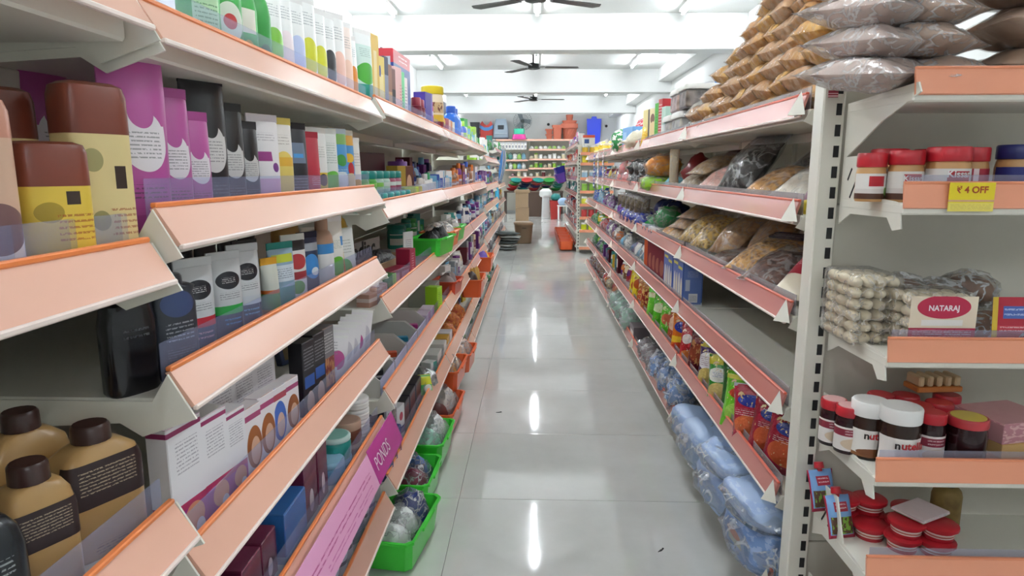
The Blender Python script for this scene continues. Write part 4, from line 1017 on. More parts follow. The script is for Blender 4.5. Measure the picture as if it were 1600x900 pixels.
carton('lime green carton end', p, (-.445, 2.9, z), FACE_L - .3, .05, .06, .12, PR('#a8e02e', ('t', .2, .8, .2, .8, 5, '#3a6a2a')))
p = LP(3, 'fourth'); z = LD(3, 3)
carton('grey display carton', p, (-.52, 3.1, z), FACE_L, .18, .12, .1, PR('#9a9a8e', ('t', .1, .9, .3, .8, 4, '#d8d8d0')))
basket_full('red-orange basket on the fourth shelf', p, (-.445, 3.36, z + .01), FACE_L - .1, .2, .13, .07, P('#c8492a', .35), [(P('#9a8a86', .5), 'grey small goods in a basket', None, .4)] * 2)
fill('L', 3.5, 4.24, z, LX, ['thin', 'tube', 'carton'], ['white', 'pale blue', 'purple', 'grey', 'white'], p, .12)
fill('L', 4.3, 5.48, LD(4, 3), LX, ['packet', 'bottle', 'thin'], ['maroon', 'white', 'grey', 'purple', 'cream'], LP(4, 'fourth'), .17)
# third bay, fifth shelf
p = LP(2, 'fifth'); z = LD(2, 4)
for k in range(3):
    carton('blue and maroon toothpaste carton', p, (-.455, 1.80 + k * .06, z), FACE_L - .15, .05, .09, .15 - .02 * k, PR('#2a3a7a', ('b', .3, .7, '#8a2a3a'), ('r', .1, .5, .3, .6, '#d89a3a')))
carton('framed photo card', p, (-.45, 1.99, z), FACE_L - .2, .08, .01, .15, PR('#c8c4cc', ('p', .1, .9, .35, .9, '#4a4448', '#9a8a84'), ('b', 0, .2, '#3a6ab0')))
carton('white and navy carton', p, (-.45, 2.07, z), FACE_L - .2, .07, .03, .12, PR('#e6e6ea', ('b', .2, .4, '#2a3a8a'), ('o', .6, .7, .2, .12, '#c83a5a')))
for k in range(3): carton('maroon shadow-box carton', p, (-.5, 2.17 + k * .12, z), FACE_L, .11, .13, .1, PR('#3a3444', ('r', .12, .88, .15, .85, '#6a1a24')), flap=P('#17151a', .5))
carton('grey card leaning', p, (-.5, 2.56, z), FACE_L - .2, .09, .02, .13, P('#55605a', .5), tilt=-.3)
wad('crumpled foil bundle', p, (-.455, 2.6, z), (.06, .05, .05), P('#b8bcbc', .2, metal=.7, bump=1, bscale=40), 2, .5)
packet('bright green and yellow small pack', p, (-.42, 2.5, z + .01), (-.3, .2, FACE_L - .5), .08, .08, .03, PR('#3fc24a', ('b', .5, .9, '#d8e03a'), ('o', .5, .3, .3, .2, '#e8f0e6')), P('#dfe63a', .3))
carton('teal and white carton', p, (-.45, 2.76, z), FACE_L - .4, .05, .05, .07, PR('#e8ece8', ('r', .4, 1, 0, 1, '#2f9a86')))
carton('grey white carton pile', p, (-.47, 2.88, z), FACE_L, .12, .1, .08, PR('#d3d3ce', ('b', .4, .6, '#8a8f92')))
p = LP(3, 'fifth'); z = LD(3, 4)
for k in range(3): carton('white and gold carton', p, (-.47, 3.07 + k * .11, z), FACE_L, .09, .1, .075, PR(('#dcdcd6', '#c89a2e', '#dcdce0')[k], ('b', .3, .6, '#f0f0ec')))
for k in range(10):
    wad('red and tan wrapped noodle cake', p, (-.46 - .09 * (k // 5 % 2), 3.42 + .12 * (k % 5), z + .0), (.05, .05, .05 + .02 * (k % 2)), GRAIN('#a8341e', '#d8903a', 60), k % 5, .2)
fill('L', 4.0, 4.25, z, LX, ['packet'], ['yellow', 'brown'], p, .13)
fill('L', 4.3, 5.48, LD(4, 4), LX, ['packet', 'carton', 'wad'], ['green', 'white', 'grey', 'yellow', 'navy'], LP(4, 'fifth'), .17)
# baskets jutting at the foot of the third and fourth bays
pb = 'foot of the left row'
basket_full('front green basket', pb, (-.405, 1.875, .01), FACE_L - .14, .30, .17, .1, GRN, [(P('#e8ecea', .4), 'white green-striped wrapped cloth', FILMC, .3), (PR('#e4eae6', ('b', .2, .4, '#4aa86a')), 'white green-striped wrapped cloth', FILMC, .3), (P('#2a3a7a', .4), 'navy ball in the front basket', FILMC, .2)])
basket_full('second green basket', pb, (-.43, 2.2, .01), FACE_L - .05, .25, .17, .1, GRN, [(P('#7a2a44', .4), 'maroon and blue wrapped bundle', FILMC, .3), (P('#5a7ab8', .4), 'maroon and blue wrapped bundle', FILMC, .3)])
basket_full('third green basket', pb, (-.42, 2.5, .03), FACE_L - .05, .28, .17, .1, GRN, [(P('#9fd0c0', .4), 'mint wrapped toy bundle', FILMC, .3), (P('#eef0ee', .4), 'white wrapped bundle', FILMC, .3)])
basket_full('front orange basket', pb, (-.42, 2.87, .02), FACE_L - .05, .34, .17, .1, ORG, [(P('#5a1a14', .5), 'dark red bundle in the orange basket', None, .3), (P('#d8d0c8', .4), 'clear wrapped bundle in the orange basket', FILMC, .3)])
basket_full('upper orange basket', pb, (-.425, 3.14, .125), FACE_L - .05, .32, .16, .1, ORG, [(P('#e0a860', .4), 'amber wrapped bundle', FILMC, .3), (P('#d8c0a8', .4), 'amber wrapped bundle', FILMC, .3)])
basket_full('far orange basket', pb, (-.40, 3.44, .115), FACE_L - .05, .26, .16, .1, ORG, [(P('#d8b8a0', .4), 'pale wrapped bundle', FILMC, .3), (P('#c8b0a0', .4), 'pale wrapped bundle', FILMC, .3)])
basket_full('hanging orange basket with sachets', "left row's fourth bay", (-.375, 4.05, .40), FACE_L, .3, .13, .11, ORG, [(P('#3a2a24', .4), 'brown sachet heap', None, .4), (P('#b8924a', .4), 'gold sachet heap', None, .4)])
basket_full('hanging orange basket with bright balls', "left row's fifth bay", (-.375, 4.95, .42), FACE_L, .3, .13, .11, ORG, [(P('#6a5ab0', .4), 'lilac bundle', None, .3), (P('#d85a6a', .4), 'pink bundle', None, .3), (P('#e8c040', .4), 'yellow bundle', None, .3)])
fill('L', 3.2, 4.24, LD(3, 5), LX, ['wad', 'packet'], ['lime', 'yellow', 'navy', 'maroon', 'green'], LP(3, 'base'), .13)
fill('L', 4.3, 5.48, LD(4, 5), LX, ['packet', 'wad', 'carton'], ['yellow', 'navy', 'maroon', 'lime', 'green', 'white'], LP(4, 'base'), .15)
# far end bay
fill('L', 5.53, 7.4, LD(5, 0), LX - .03, ['bottle', 'jar', 'carton'], ['green', 'white', 'lime', 'white', 'pale blue'], LP(5, 'top'), .24, group=None)
fill('L', 5.53, 7.4, LD(5, 1), LX, ['bottle', 'bottle', 'carton'], ['purple', 'maroon', 'purple', 'blue', 'green'], LP(5, 'second'), .16)
for k, (cs, h) in enumerate([(['purple', 'pale blue', 'white', 'teal'], .16), (['white', 'pale blue', 'purple', 'teal'], .18), (['maroon', 'white', 'cream', 'grey'], .18), (['green', 'white', 'teal', 'yellow'], .17)]):
    fill('L', 5.53, 7.4, LD(5, k + 2), LX, ['bottle', 'packet', 'wad', 'carton'], cs, LP(5, ('third', 'fourth', 'fifth', 'base')[k]), h)
# ================================================================== RIGHT ROW GOODS
def RP(bay, shelf): return "right row's %s, %s shelf" % (('nearest bay', 'second bay', 'third bay', 'fourth bay', 'end bay')[bay], shelf)
RD = [z - .032 for z in R_T]
RA = FACE_R + .8
BROWN = [GRAIN('#a5703a', '#cf9e5c', 38, bump=.35), GRAIN('#a87a4e', '#c9a278', 30, bump=.35), GRAIN('#b27c34', '#dcae58', 34, bump=.35)]
# heap of brown bags on the top shelf, four to nine layers
GP = 'brown bags heaped on the right top shelf'
heap_label = "brown-filled clear bag in the heap on the right row's top shelf"
FILMP = FILM('#f3e6d4', lo=.05, hi=.3, scale=26)
def heap_top(y):
    pts = [(1.55, 1.76), (1.9, 1.74), (2.05, 1.68), (2.25, 1.58), (2.5, 1.49), (2.75, 1.40), (2.85, 1.34)]
    for (a, b), (c, d) in zip(pts, pts[1:]):
        if a <= y <= c: return b + (d - b) * (y - a) / (c - a)
    return 1.3
k = 0
hc = {}
for lay in range(9):
    zz = RD[0] + lay * .052
    for col, xx in enumerate((.705, .865)):
        y = 1.63 + (lay % 2) * .062
        while y < 2.8:
            if zz + .03 < heap_top(y) + .03 * col and (col == 0 or lay > 2):
                back = lay * .008
                q = hc[(lay, col)] = hc.get((lay, col), -1) + 1
                clear_bag('', '', (xx - .09 + back + jit(.01), y, zz + .032), (-PI / 2 + jit(.1), jit(.16), FACE_R + jit(.25) + .12), .128, .185, .074, BROWN[k % 3], FILMP, seed=k % 4, group=GP, lump=.004, sl=.012, ge=.38,
                          label='brown-filled clear bag, %s from the post, %s layer, %s of the top-shelf heap' % (ORD[q], ORD[lay], ('front', 'rear')[col]))
                k += 1
            y += .122 + jit(.006)
# second shelf, nearest bay: bags lying back
p = RP(0, 'second'); z = RD[1]
def lie(desc, y, w, h, th, food, seed=0, x=.635, dz=0, rx=-1.15, turn=.25, film=None, header=None, place=None, zz=None):
    clear_bag(desc, place or p, (x, y, (z if zz is None else zz) + th * .5 + dz), (rx, 0, FACE_R + turn), w, h, th, food, film or FILM0, seed=seed, header=header)
lie('bag of pale mixed snack', 2.62 + .28, .17, .24, .06, GRAIN('#8a6a3a', '#e6dcc8', 40), 0)
lie('bag of tan lentils stacked above', 2.80, .17, .22, .055, GRAIN('#a8845a', '#c9ab82', 60), 1, dz=.06, x=.66)
lie('bag of pink fryums', 2.52, .18, .24, .07, GRAIN('#d8988a', '#ecc0b0', 40), 2)
lie('tall bag of black raisins with pale header', 2.2, .2, .23, .08, GRAIN('#17130f', '#33291f', 50), 3, rx=-.7, header=PR('#c3d2d6', ('t', .1, .9, .2, .8, 3, '#5a7a80')))
lie('dark bag at the back', 1.98, .18, .24, .08, GRAIN('#120f0d', '#2b221c', 40), 1, x=.76, dz=.02, rx=-.9)
lie('dark bag at the back', 1.8, .18, .24, .08, GRAIN('#120f0d', '#2b221c', 40), 2, x=.76, dz=.02, rx=-.9)
lie('bag of golden fried noodles', 1.95, .17, .24, .06, GRAIN('#7a4a1e', '#cf9a52', 55, kind='v'), 0, turn=.35)
lie('bag of white puffed snack', 1.72, .18, .24, .065, GRAIN('#c9bca8', '#ece6da', 30), 3, turn=.3)
lie('red-brown box bag at the back', 2.85, .2, .2, .07, P('#7a3018', .4), 1, x=.78, dz=.05, rx=-.8)
packet('yellow corner packet by the post', p, (.64, 1.6, z), (-.6, 0, FACE_R + .3), .08, .1, .03, PR('#d8c03a', ('b', .3, .6, '#6a2a4a')), None, 1)
# third shelf
p = RP(0, 'third'); z = RD[2]
GOLDF = GRAIN('#8a6420', '#d8b254', 60, kind='v')
lie('tan bag, lowest of the far pile', 3.1, .17, .22, .055, GRAIN('#a8743a', '#d8b47a', 50), 1)
lie('tan bag, middle of the far pile', 3.08, .17, .22, .055, GRAIN('#9a7040', '#c9a06a', 50), 2, dz=.05, x=.65)
lie('tan bag, top of the far pile', 3.02, .2, .24, .05, GRAIN('#8f6a3a', '#b98d5a', 50), 3, dz=.1, x=.68)
lie('bag of orange chips at the front edge', 3.28, .14, .16, .05, GRAIN('#b8702a', '#e0a850', 50), 0)
lie('golden corn flakes bag', 2.82, .17, .25, .08, GOLDF, 1, rx=-1.0)
lie('golden corn flakes bag', 2.62, .15, .25, .08, GOLDF, 2, rx=-1.0)
lie('light brown snack bag', 2.4, .17, .24, .08, GRAIN('#96683a', '#c8a06c', 40), 3, rx=-.85, x=.66)
lie('light brown snack bag', 2.24, .17, .24, .08, GRAIN('#96683a', '#c8a06c', 40), 0, rx=-.7, x=.74)
lie('dark brown snack bag lying flat', 2.3, .16, .2, .05, GRAIN('#4a2a1c', '#7a5238', 40), 2, dz=0, x=.625, rx=-1.35)
lie('noodle bag with purple print', 2.02, .19, .26, .07, GRAIN('#8a5a24', '#d8a456', 70, kind='v'), 1, turn=.5, header=PR('#3a2a5a', ('t', .05, .95, .3, .7, 1, '#e8e0f0')))
lie('dark brown date bag', 1.85, .17, .22, .06, GRAIN('#3a1f16', '#7a4a32', 40), 3, turn=.5, x=.625)
packet('red and white snack packet by the post', p, (.64, 1.66, z + .02), (-1.0, 0, FACE_R + .6), .13, .18, .05, PR('#a8283a', ('b', 0, .4, '#eadfc8'), ('t', .1, .9, .6, .9, 3, '#e8d0d0')), None, 2)
# fourth shelf: blue and maroon cartons, rest empty
p = RP(1, 'fourth'); z = RD[3]
BLUEB = PR('#3f62b4', ('r', .08, .5, .78, .84, '#d8cf4a'), ('r', .54, .94, .72, .78, '#d8cf4a'), ('o', .2, .3, .09, .32, '#e2ded2'), ('o', .42, .28, .09, .34, '#d8cdb4'), ('o', .65, .32, .09, .32, '#e2ded2'), ('o', .87, .26, .09, .3, '#d8cdb4'), ('b', 0, .06, '#dfe6f2'))
b1 = carton('front blue carton with white bottle pictures', p, (.668, 2.885, z), FACE_R, .20, .085, .205, BLUEB, flap=P('#3a5cb0', .35))
sp = part('side_print', boxm(.075, .001, .19, 0, mat=PR('#6a86cc', ('o', .6, .9, .25, .08, '#e6ecf6'), ('r', .1, .35, .3, .55, '#cfd8ec'), ('r', .3, .8, .04, .24, '#eef0f4'), ('t', .2, .8, .6, .75, 3, '#c3cfe8'), ('t', .35, .75, .07, .2, 5, '#6a6f80'))), b1, (.1006, 0, .006), (0, 0, PI / 2))
carton('rear blue carton with white bottle pictures', p, (.668, 3.10, z), FACE_R, .20, .085, .205, BLUEB, flap=P('#3a5cb0', .35))
for k in range(5):
    carton('maroon carton with pale spine', p, (.672, 3.285 + k * .108, z), FACE_R + .5, .075, .085, .195, PR('#7a2a38', ('r', .68, 1, 0, 1, '#ecd8d4'), ('o', .35, .45, .2, .2, '#a86a5a'), ('b', 0, .07, '#4a1a22')) if k < 4 else PR('#c85a2e', ('r', .6, 1, 0, 1, '#8a3030')))
# fifth shelf: crisp packets
p = RP(0, 'fifth'); z = RD[4]
def chip(base, *pr, sk=None): return PR(base, *pr, rough=.22, crinkle=.5, speck=sk or (7.5, .64, '#e3c793'))
CH = [(1.585, 'yellow packet by the post', chip('#e0c22e', ('o', .5, .4, .3, .2, '#e8e4c8')), .68),
      (1.668, 'crimson crisp packet', chip('#9a1c34', ('o', .5, .72, .3, .1, '#2a3a8a'), ('o', .5, .35, .36, .2, '#c85a34'), ('t', .2, .8, .5, .6, 2, '#f2d8d8')), .65),
      (1.76, 'crimson crisp packet', chip('#9a1c34', ('o', .5, .72, .3, .1, '#2a3a8a'), ('o', .5, .35, .36, .2, '#c85a34'), ('t', .2, .8, .5, .6, 2, '#f2d8d8')), .645),
      (1.865, 'crimson crisp packet', chip('#a81e38', ('o', .5, .74, .32, .1, '#2a3a9a'), ('o', .5, .3, .4, .2, '#d0663a'), ('t', .15, .85, .48, .6, 2, '#f6e2e2')), .635),
      (1.985, 'lime crisp packet', chip('#6cc228', ('o', .45, .62, .28, .1, '#c8482e'), ('o', .5, .26, .4, .2, '#a8dc5a'), ('b', .86, .94, '#e0e050')), .635),
      (2.09, 'dark green crisp packet', chip('#2a6a2e', ('o', .5, .4, .3, .2, '#3f8a3a')), .66),
      (2.185, 'green crisp packet with yellow corner', chip('#2f8a30', ('b', .8, 1, '#d8cf3a'), ('o', .35, .6, .3, .14, '#e8e8e0'), ('o', .4, .25, .34, .2, '#d8c27a'), ('t', .2, .7, .55, .66, 2, '#3a5ab0')), .64),
      (2.345, 'purple and white crisp packet', chip('#4a2a5c', ('o', .4, .62, .36, .18, '#eae6ea'), ('o', .42, .26, .36, .22, '#c8b468'), ('t', .15, .7, .52, .72, 3, '#8a3a6a'), ('b', .9, 1, '#c8b83a')), .64),
      (2.53, 'maroon crisp packet', chip('#5e1420', ('o', .5, .5, .4, .22, '#8a3a24'), ('t', .2, .8, .75, .85, 2, '#e0b8a8'), sk=(9, .6, '#b07a4a')), .64),
      (2.68, 'red crisp packet with white dots', chip('#b02028', ('o', .4, .6, .2, .12, '#f0e4e0'), ('o', .5, .2, .34, .14, '#d87a3a'), sk=(8, .64, '#e8c8b0')), .64),
      (2.83, 'orange crisp packet with blue badge', chip('#d8701e', ('o', .5, .7, .34, .14, '#2a3aa0'), ('b', .3, .46, '#efc22e'), ('o', .5, .16, .4, .16, '#c8401e')), .64),
      (2.97, 'brown and orange crisp packet', chip('#a8481e', ('o', .4, .6, .3, .2, '#e8c0a0'), ('b', 0, .2, '#7a3018')), .645),
      (3.14, 'bright green crisp packet', chip('#5cc22c', ('o', .5, .5, .3, .16, '#c86a4a'), sk=(8, .6, '#cfe89a')), .64),
      (3.32, 'bright green crisp packet', chip('#52b828', ('o', .4, .6, .34, .14, '#e0f0c0'), sk=(7, .62, '#b07a3a')), .64),
      (3.5, 'bright green crisp packet', chip('#6cd03a', ('b', .7, .85, '#e8f0c0')), .645),
      (3.68, 'gold and red crisp packet', chip('#b07030', ('o', .5, .5, .36, .24, '#8a2a1e'), sk=(9, .56, '#e0b060')), .64),
      (3.86, 'gold and red crisp packet', chip('#a8602a', ('o', .5, .4, .36, .24, '#c85030'), sk=(9, .56, '#e8c070')), .64),
      (4.05, 'yellow crisp packet', chip('#dfc82a', ('o', .5, .6, .3, .18, '#b8541e'), sk=(8, .64, '#8a4a1e')), .64),
      (4.2, 'yellow crisp packet', chip('#dfc82a', ('o', .5, .4, .3, .18, '#b8541e'), sk=(8, .64, '#f0e8a0')), .645)]
for k, (y, d, m, x) in enumerate(CH):
    packet(d, RP(0 if y < 2.73 else 1 if y < 3.93 else 2, 'fifth'), (x + .01, y, z), (-.22 + jit(.06), jit(.12), RA + jit(.15)), .09 if 'by the post' in d else .135, .11 if 'by the post' in d else .175, .06, m, P('#d2d2d2', .3) if 'crimson' in d else None, seed=k % 5)
fill('R', 4.3, 5.1, z, RX, ['packet', 'bag'], ['orange', 'red', 'brown', 'purple', 'cream'], RP(2, 'fifth'), .17)
fill('R', 5.15, 6.35, z, RX, ['packet', 'tube', 'thin'], ['teal', 'navy', 'purple', 'teal', 'yellow', 'maroon'], RP(3, 'fifth'), .17)
fill('R', 6.4, 7.55, z, RX, ['packet', 'wad'], ['green', 'lime', 'navy', 'maroon', 'grey'], RP(4, 'fifth'), .17)
# base shelf: blue wrapped packs
p = RP(0, 'base'); z = RD[5]
BL1 = PR('#a9c0e2', ('p', .1, .9, .15, .85, '#a3bce4', '#bccfec'), ('r', .15, .4, .3, .45, '#e6e8ee'), rough=.35)
BL2 = PR('#8fb0e0', ('p', 0, 1, 0, 1, '#84a6dc', '#a9c1e8'), ('r', .3, .62, .2, .48, '#cfd2c8'), ('o', .45, .42, .16, .1, '#d89a8a'), rough=.35)
BAGF = FILM('#eef3f8', lo=.1, hi=.6, scale=14)
def bale(desc, place, loc, rot, w, d, h, m, seed):
    t = item('wrapped_bale', desc, 'bale', place, loc, rot)
    part('contents', lump_loft(((0, w * .46, d * .46, 4), (h * .15, w * .5, d * .5, 4), (h * .4, w * .5, d * .5, 4), (h * .62, w * .5, d * .5, 4), (h * .85, w * .48, d * .47, 3.5), (h * .95, w * .4, d * .38, 3), (h, w * .2, d * .2, 2.5)), seed, .014, mat=m), t)
    part('wrapping', blob(q3(w * .64), q3(d * .64), q3(h * .56), seed, .22, 3.2, 20, 12, flat=.25, mat=BAGF), t, (0, 0, -.004))
for x, y, zz, w, d, h, m, dsc in [(.63, 1.69, .118, .25, .16, .13, BL2, 'blue picture-print wrapped bale, lowest by the post'), (.625, 1.69, .245, .25, .16, .055, BL1, 'pale blue bale on top by the post'),
                                (.635, 1.98, .118, .27, .18, .13, BL1, 'pale blue bale, second from the post'), (.63, 1.97, .245, .26, .17, .05, BL1, 'flat pale blue bale on the second stack'),
                                (.635, 2.27, .118, .25, .17, .14, BL1, 'pale blue bale, third from the post'), (.64, 2.53, .118, .2, .15, .1, BL1, 'small pale blue bale, fourth from the post')]:
    bale(dsc, p, (x, y, zz), FACE_R + .1, w, d, h, m, int(y * 100) % 5)
p2 = RP(1, 'base')
for k in range(5): wad('crumpled pale blue pack', p2, (.645 + .03 * (k % 2), 2.82 + k * .11, z), (.06, .06, .075), PR('#a9bfe0', ('p', 0, 1, 0, 1, '#7f9fd0', '#cdd9ee')), k, .35, film=BAGF, rot=k)
for k in range(3): wad('clear wrapped grey pack', p2, (.65, 3.42 + k * .13, z), (.06, .06, .055), P('#8a7f84', .4), k, .3, film=FILMC)
p3 = RP(2, 'base')
carton('grey carton with white label', p3, (.66, 4.05, z), FACE_R, .16, .1, .09, PR('#6a6066', ('r', .2, .9, .2, .7, '#d8d6d4')))
for k in range(5): wad('mint wrapped bundle', p3, (.65 + .03 * (k % 2), 4.28 + k * .17, z), (.08, .06, .08), P('#a3c4b4', .4), k, .35, film=FILMC)
fill('R', 5.2, 6.35, z, RX, ['wad', 'bag'], ['brown', 'red', 'cream', 'orange'], RP(3, 'base'), .17)
fill('R', 6.4, 7.55, z, RX, ['wad'], ['maroon', 'brown', 'red'], RP(4, 'base'), .17)
# top shelf, further bays
p = RP(1, 'top'); z = RD[0]
def tub(desc, y, zz, w, d, h, food, x=.70):
    t = item('clear_tub', desc, 'tub', p, (x, y, zz), FACE_R)
    part('contents', boxm(w * .93, d * .93, h * .72, .006, mat=food), t, (0, 0, .004))
    part('tub_wall', loft(((0, w * .47, d * .47, 6), (h * .8, w * .5, d * .5, 6)), 24, mat=CLEAR('#d8dad8', .14)), t)
    part('lid', loft(((h * .78, w * .52, d * .52, 6), (h * .84, w * .53, d * .53, 6), (h, w * .5, d * .5, 6)), 24, mat=P('#e6e6e0', .35)), t)
GRY = GRAIN('#8f8a80', '#c8c2b6', 26, kind='v')
tub('lower clear tub of grey sweets', 3.08, z, .2, .15, .12, GRY); tub('upper clear tub of pink sweets', 3.14, z + .122, .17, .15, .1, GRAIN('#8a7468', '#c8aca0', 26, kind='v'))
tub('upper clear tub of dark nuts', 2.96, z + .122, .16, .15, .1, GRAIN('#4a4038', '#8a7c70', 26, kind='v')); tub('rear lower clear tub of grey sweets', 3.3, z, .2, .15, .12, GRY)
lie('small clear bag of pale sweets', 2.86, .15, .16, .06, GRY, 1, zz=z, place=p)
lie('grey sweets bag leaning on the tubs', 2.83, .15, .17, .06, GRY, 2, zz=z, dz=.06, place=p)
for y, c, dsc, h, m in [(3.36, 0, 'slim pale green carton', .17, PR('#bfe0d0', ('b', .2, .5, '#e8f0ea'))), (3.45, 0, 'slim red and white carton', .215, PR('#b8262e', ('t', .1, .9, .1, .9, 7, '#f2e6e2'))), (3.55, 0, 'slim green carton', .205, PR('#3fae2e', ('t', .2, .8, .2, .8, 5, '#2f6a2a'))),
                        (3.68, 1, 'carton with seated girl picture', .19, PR('#e8d9a8', ('r', 0, .2, 0, 1, '#4a3a30'), ('o', .55, .72, .25, .14, '#7a4a34'), ('o', .6, .45, .3, .2, '#e8cf98'), ('o', .6, .16, .28, .12, '#2a2428'))), (3.85, 1, 'tall cream carton', .2, PR('#e6d894', ('b', .0, .3, '#e0be3a')))]:
    carton(dsc, p, (.655, y, z), FACE_R + .2, .05 if not c else .12, .06, h, m)
packet('yellow packet before the cream carton', p, (.63, 3.83, z), (-.2, 0, RA), .1, .11, .04, chip('#e0b82a'), None, 1)
p = RP(2, 'top')
wad('cream crinkled packet heap', p, (.65, 4.15, z), (.09, .07, .06), GRAIN('#d8cfb0', '#f0ead8', 20), 1, .4); wad('cream crinkled packet heap', p, (.66, 4.35, z), (.09, .07, .05), GRAIN('#d8cfb0', '#f0ead8', 20), 2, .4)
jar('jar with blue and yellow bands', p, (.72, 4.1, z), 0, .06, .21, PR('#8a9ac0', ('b', .6, .8, '#d8c84a'), ('b', .1, .5, '#3a3440')), P('#2f58b0', .35), .03)
bottle('tin drum with pink lid on the shelf', p, (.75, 3.98, z), 0, .13, .13, .25, PR('#8a6a72', ('b', .3, .6, '#4abf8a'), ('b', .7, .9, '#c8a0b0')), P('#9a7080', .4), .8, .12, 2, name='tin_drum', cat='tin')
carton('pale blue carton', p, (.67, 4.6, z), FACE_R + .2, .2, .1, .15, PR('#6fa2d8', ('r', .1, .4, .2, .8, '#9fc4e8')))
for k in range(4): packet('red and white long packet leaning', p, (.66, 4.8 + k * .06, z), (-.1, .5, RA), .05, .24, .03, chip('#b8283a', sk=(9, .55, '#f0e0e0')), None, k)
wad('green and white packet heap', p, (.64, 4.95, z), (.09, .06, .09), PR('#e6ece0', ('p', 0, 1, 0, 1, '#2f8a4a', '#f0efe6')), 3, .4)
fill('R', 5.2, 6.35, z, RX, ['packet', 'bag'], ['yellow', 'yellow', 'brown', 'red'], RP(3, 'top'), .22)
fill('R', 6.4, 7.55, z, RX, ['packet', 'jar'], ['yellow', 'cream', 'yellow'], RP(4, 'top'), .2)
# second shelf, further bays
p = RP(1, 'second'); z = RD[1]
packet('pale upright pointed packet', p, (.66, 3.22, z), (0, 0, FACE_R + .9), .05, .2, .03, chip('#cfc2a8'), None, 1)
wad('red glossy bundle behind', p, (.76, 3.15, z), (.07, .08, .1), P('#7a1a1e', .3), 2, .3)
wad('orange bag stacked on the lime bag', p, (.67, 3.55, z + .075), (.09, .07, .06), GRAIN('#c8701e', '#f0b048', 18), 3, .25, film=FILM0)
wad('lime green bag', p, (.655, 3.55, z), (.1, .07, .045), P('#9fd83a', .25, bump=.4, bscale=20), 4, .25, film=FILM0)
packet('pale cyan packet corner', p, (.64, 3.33, z), (-.9, .3, RA), .09, .12, .04, chip('#8fd4e0'), None, 2)
for k in range(9):
    wad('glossy black sweet bag', RP(1 if k < 2 else 2, 'second'), (.66 + .09 * (k % 3 == 2), 3.75 + .085 * k, z + (.07 if k % 3 == 1 else 0)), (.06, .055, .055), P('#14120f', .2, bump=.6, bscale=30), k % 5, .3, film=FILM0)
for k in range(10):
    wad('pink and tan toffee bag', RP(2, 'second'), (.655 + .05 * (k % 2), 4.45 + .065 * k, z + (.07 if k % 3 == 0 else 0)), (.05, .05, .055), GRAIN('#b88a70', '#e0b8b0' if k % 2 else '#d86a7a', 50), k % 5, .25, film=FILM0)
fill('R', 5.2, 6.35, z, RX, ['bag', 'jar', 'wad'], ['maroon', 'white', 'brown', 'yellow', 'purple'], RP(3, 'second'), .19)
fill('R', 6.4, 7.55, z, RX, ['wad', 'packet'], ['blue', 'blue', 'red', 'pale blue', 'brown'], RP(4, 'second'), .2)
# third shelf, further bays
p = RP(1, 'third'); z = RD[2]
for k, (y, zz, c, d) in enumerate([(3.42, 0, '#e0ded8', 'silver printed pack'), (3.5, .0, '#d8d8dc', 'silver printed pack'), (3.6, .05, '#8f98a0', 'silver printed pack'), (3.7, 0, '#c8ccd8', 'silver printed pack')]):
    carton(d, p, (.65, y, z + zz * 0), FACE_R + .3, .08, .08, .05, PR(c, ('b', .3, .6, '#4a4a5a')))
for k in range(4): wad('green glossy bag', p, (.69 + .05 * (k % 2), 3.45 + .12 * k, z + (.05 if k < 2 else 0)), (.07, .06, .06), P(('#2f8a4a', '#20483e')[k % 2], .25, bump=.4, bscale=30), k, .3, film=FILM0)
for k in range(3): wad('navy glossy bag', p, (.74, 3.5 + .14 * k, z + .06), (.07, .06, .07), P('#1f2a5c', .25, bump=.4, bscale=30), k + 1, .3)
p = RP(2, 'third')
for k in range(10): wad('royal blue sweet bag', p, (.65 + .05 * (k % 2), 3.98 + .09 * k, z), (.055, .05, .05), P(('#2f3a9a', '#3a2f8a')[k % 2], .22, bump=.5, bscale=30), k % 5, .28, film=FILM0)
for k in range(2): jar('violet tin', p, (.66, 4.82 + .12 * k, z), 0, .05, .1, P('#6a3a9a', .25), P('#7a4ab0', .3), .02)
for k in range(5): clear_bag('hanging dark strip bag', p, (.64, 4.0 + .2 * k, z + .09), (0, 0, RA), .12, .1, .03, GRAIN('#3a2a20', '#7a6a40', 60), seed=k % 4)
fill('R', 5.2, 6.35, z, RX, ['wad', 'bag'], ['white', 'pale blue', 'grey', 'purple'], RP(3, 'third'), .19)
fill('R', 6.4, 7.55, z, RX, ['wad', 'packet'], ['blue', 'blue', 'pale blue'], RP(4, 'third'), .2)
# fourth shelf, further bays
z = RD[3]
fill('R', 3.95, 5.1, z, RX, ['wad', 'packet', 'bag'], ['grey', 'purple', 'white', 'pale blue', 'navy', 'grey'], RP(2, 'fourth'), .16, dens=1.2)
fill('R', 5.2, 6.35, z, RX, ['wad', 'packet'], ['white', 'red', 'purple', 'orange', 'maroon'], RP(3, 'fourth'), .18)
fill('R', 6.4, 7.55, z, RX, ['wad', 'packet'], ['green', 'lime', 'yellow', 'green'], RP(4, 'fourth'), .19)
# hanging strips of small packs at the far end of the right row
for k, (y, c) in enumerate([(5.75, '#b8a8a8'), (6.2, '#c8c0c8'), (6.6, '#5a6ab0')]):
    t = item('hanging_strip', 'hanging strip of small %s packs' % ('tan', 'white', 'blue')[k], 'display strip', 'front of the right row', (.585, y, .98), FACE_R)
    part('strip_band', boxm(.012, .002, .34, 0, mat=P('#e8e8ea', .4)), t)
    for q in range(5): part('small_pack', pillow(.06, .06, .014, q % 3, mat=PR(c, ('b', .3, .6, '#eeeae6'))), t, (0, -.005, .005 + q * .065))
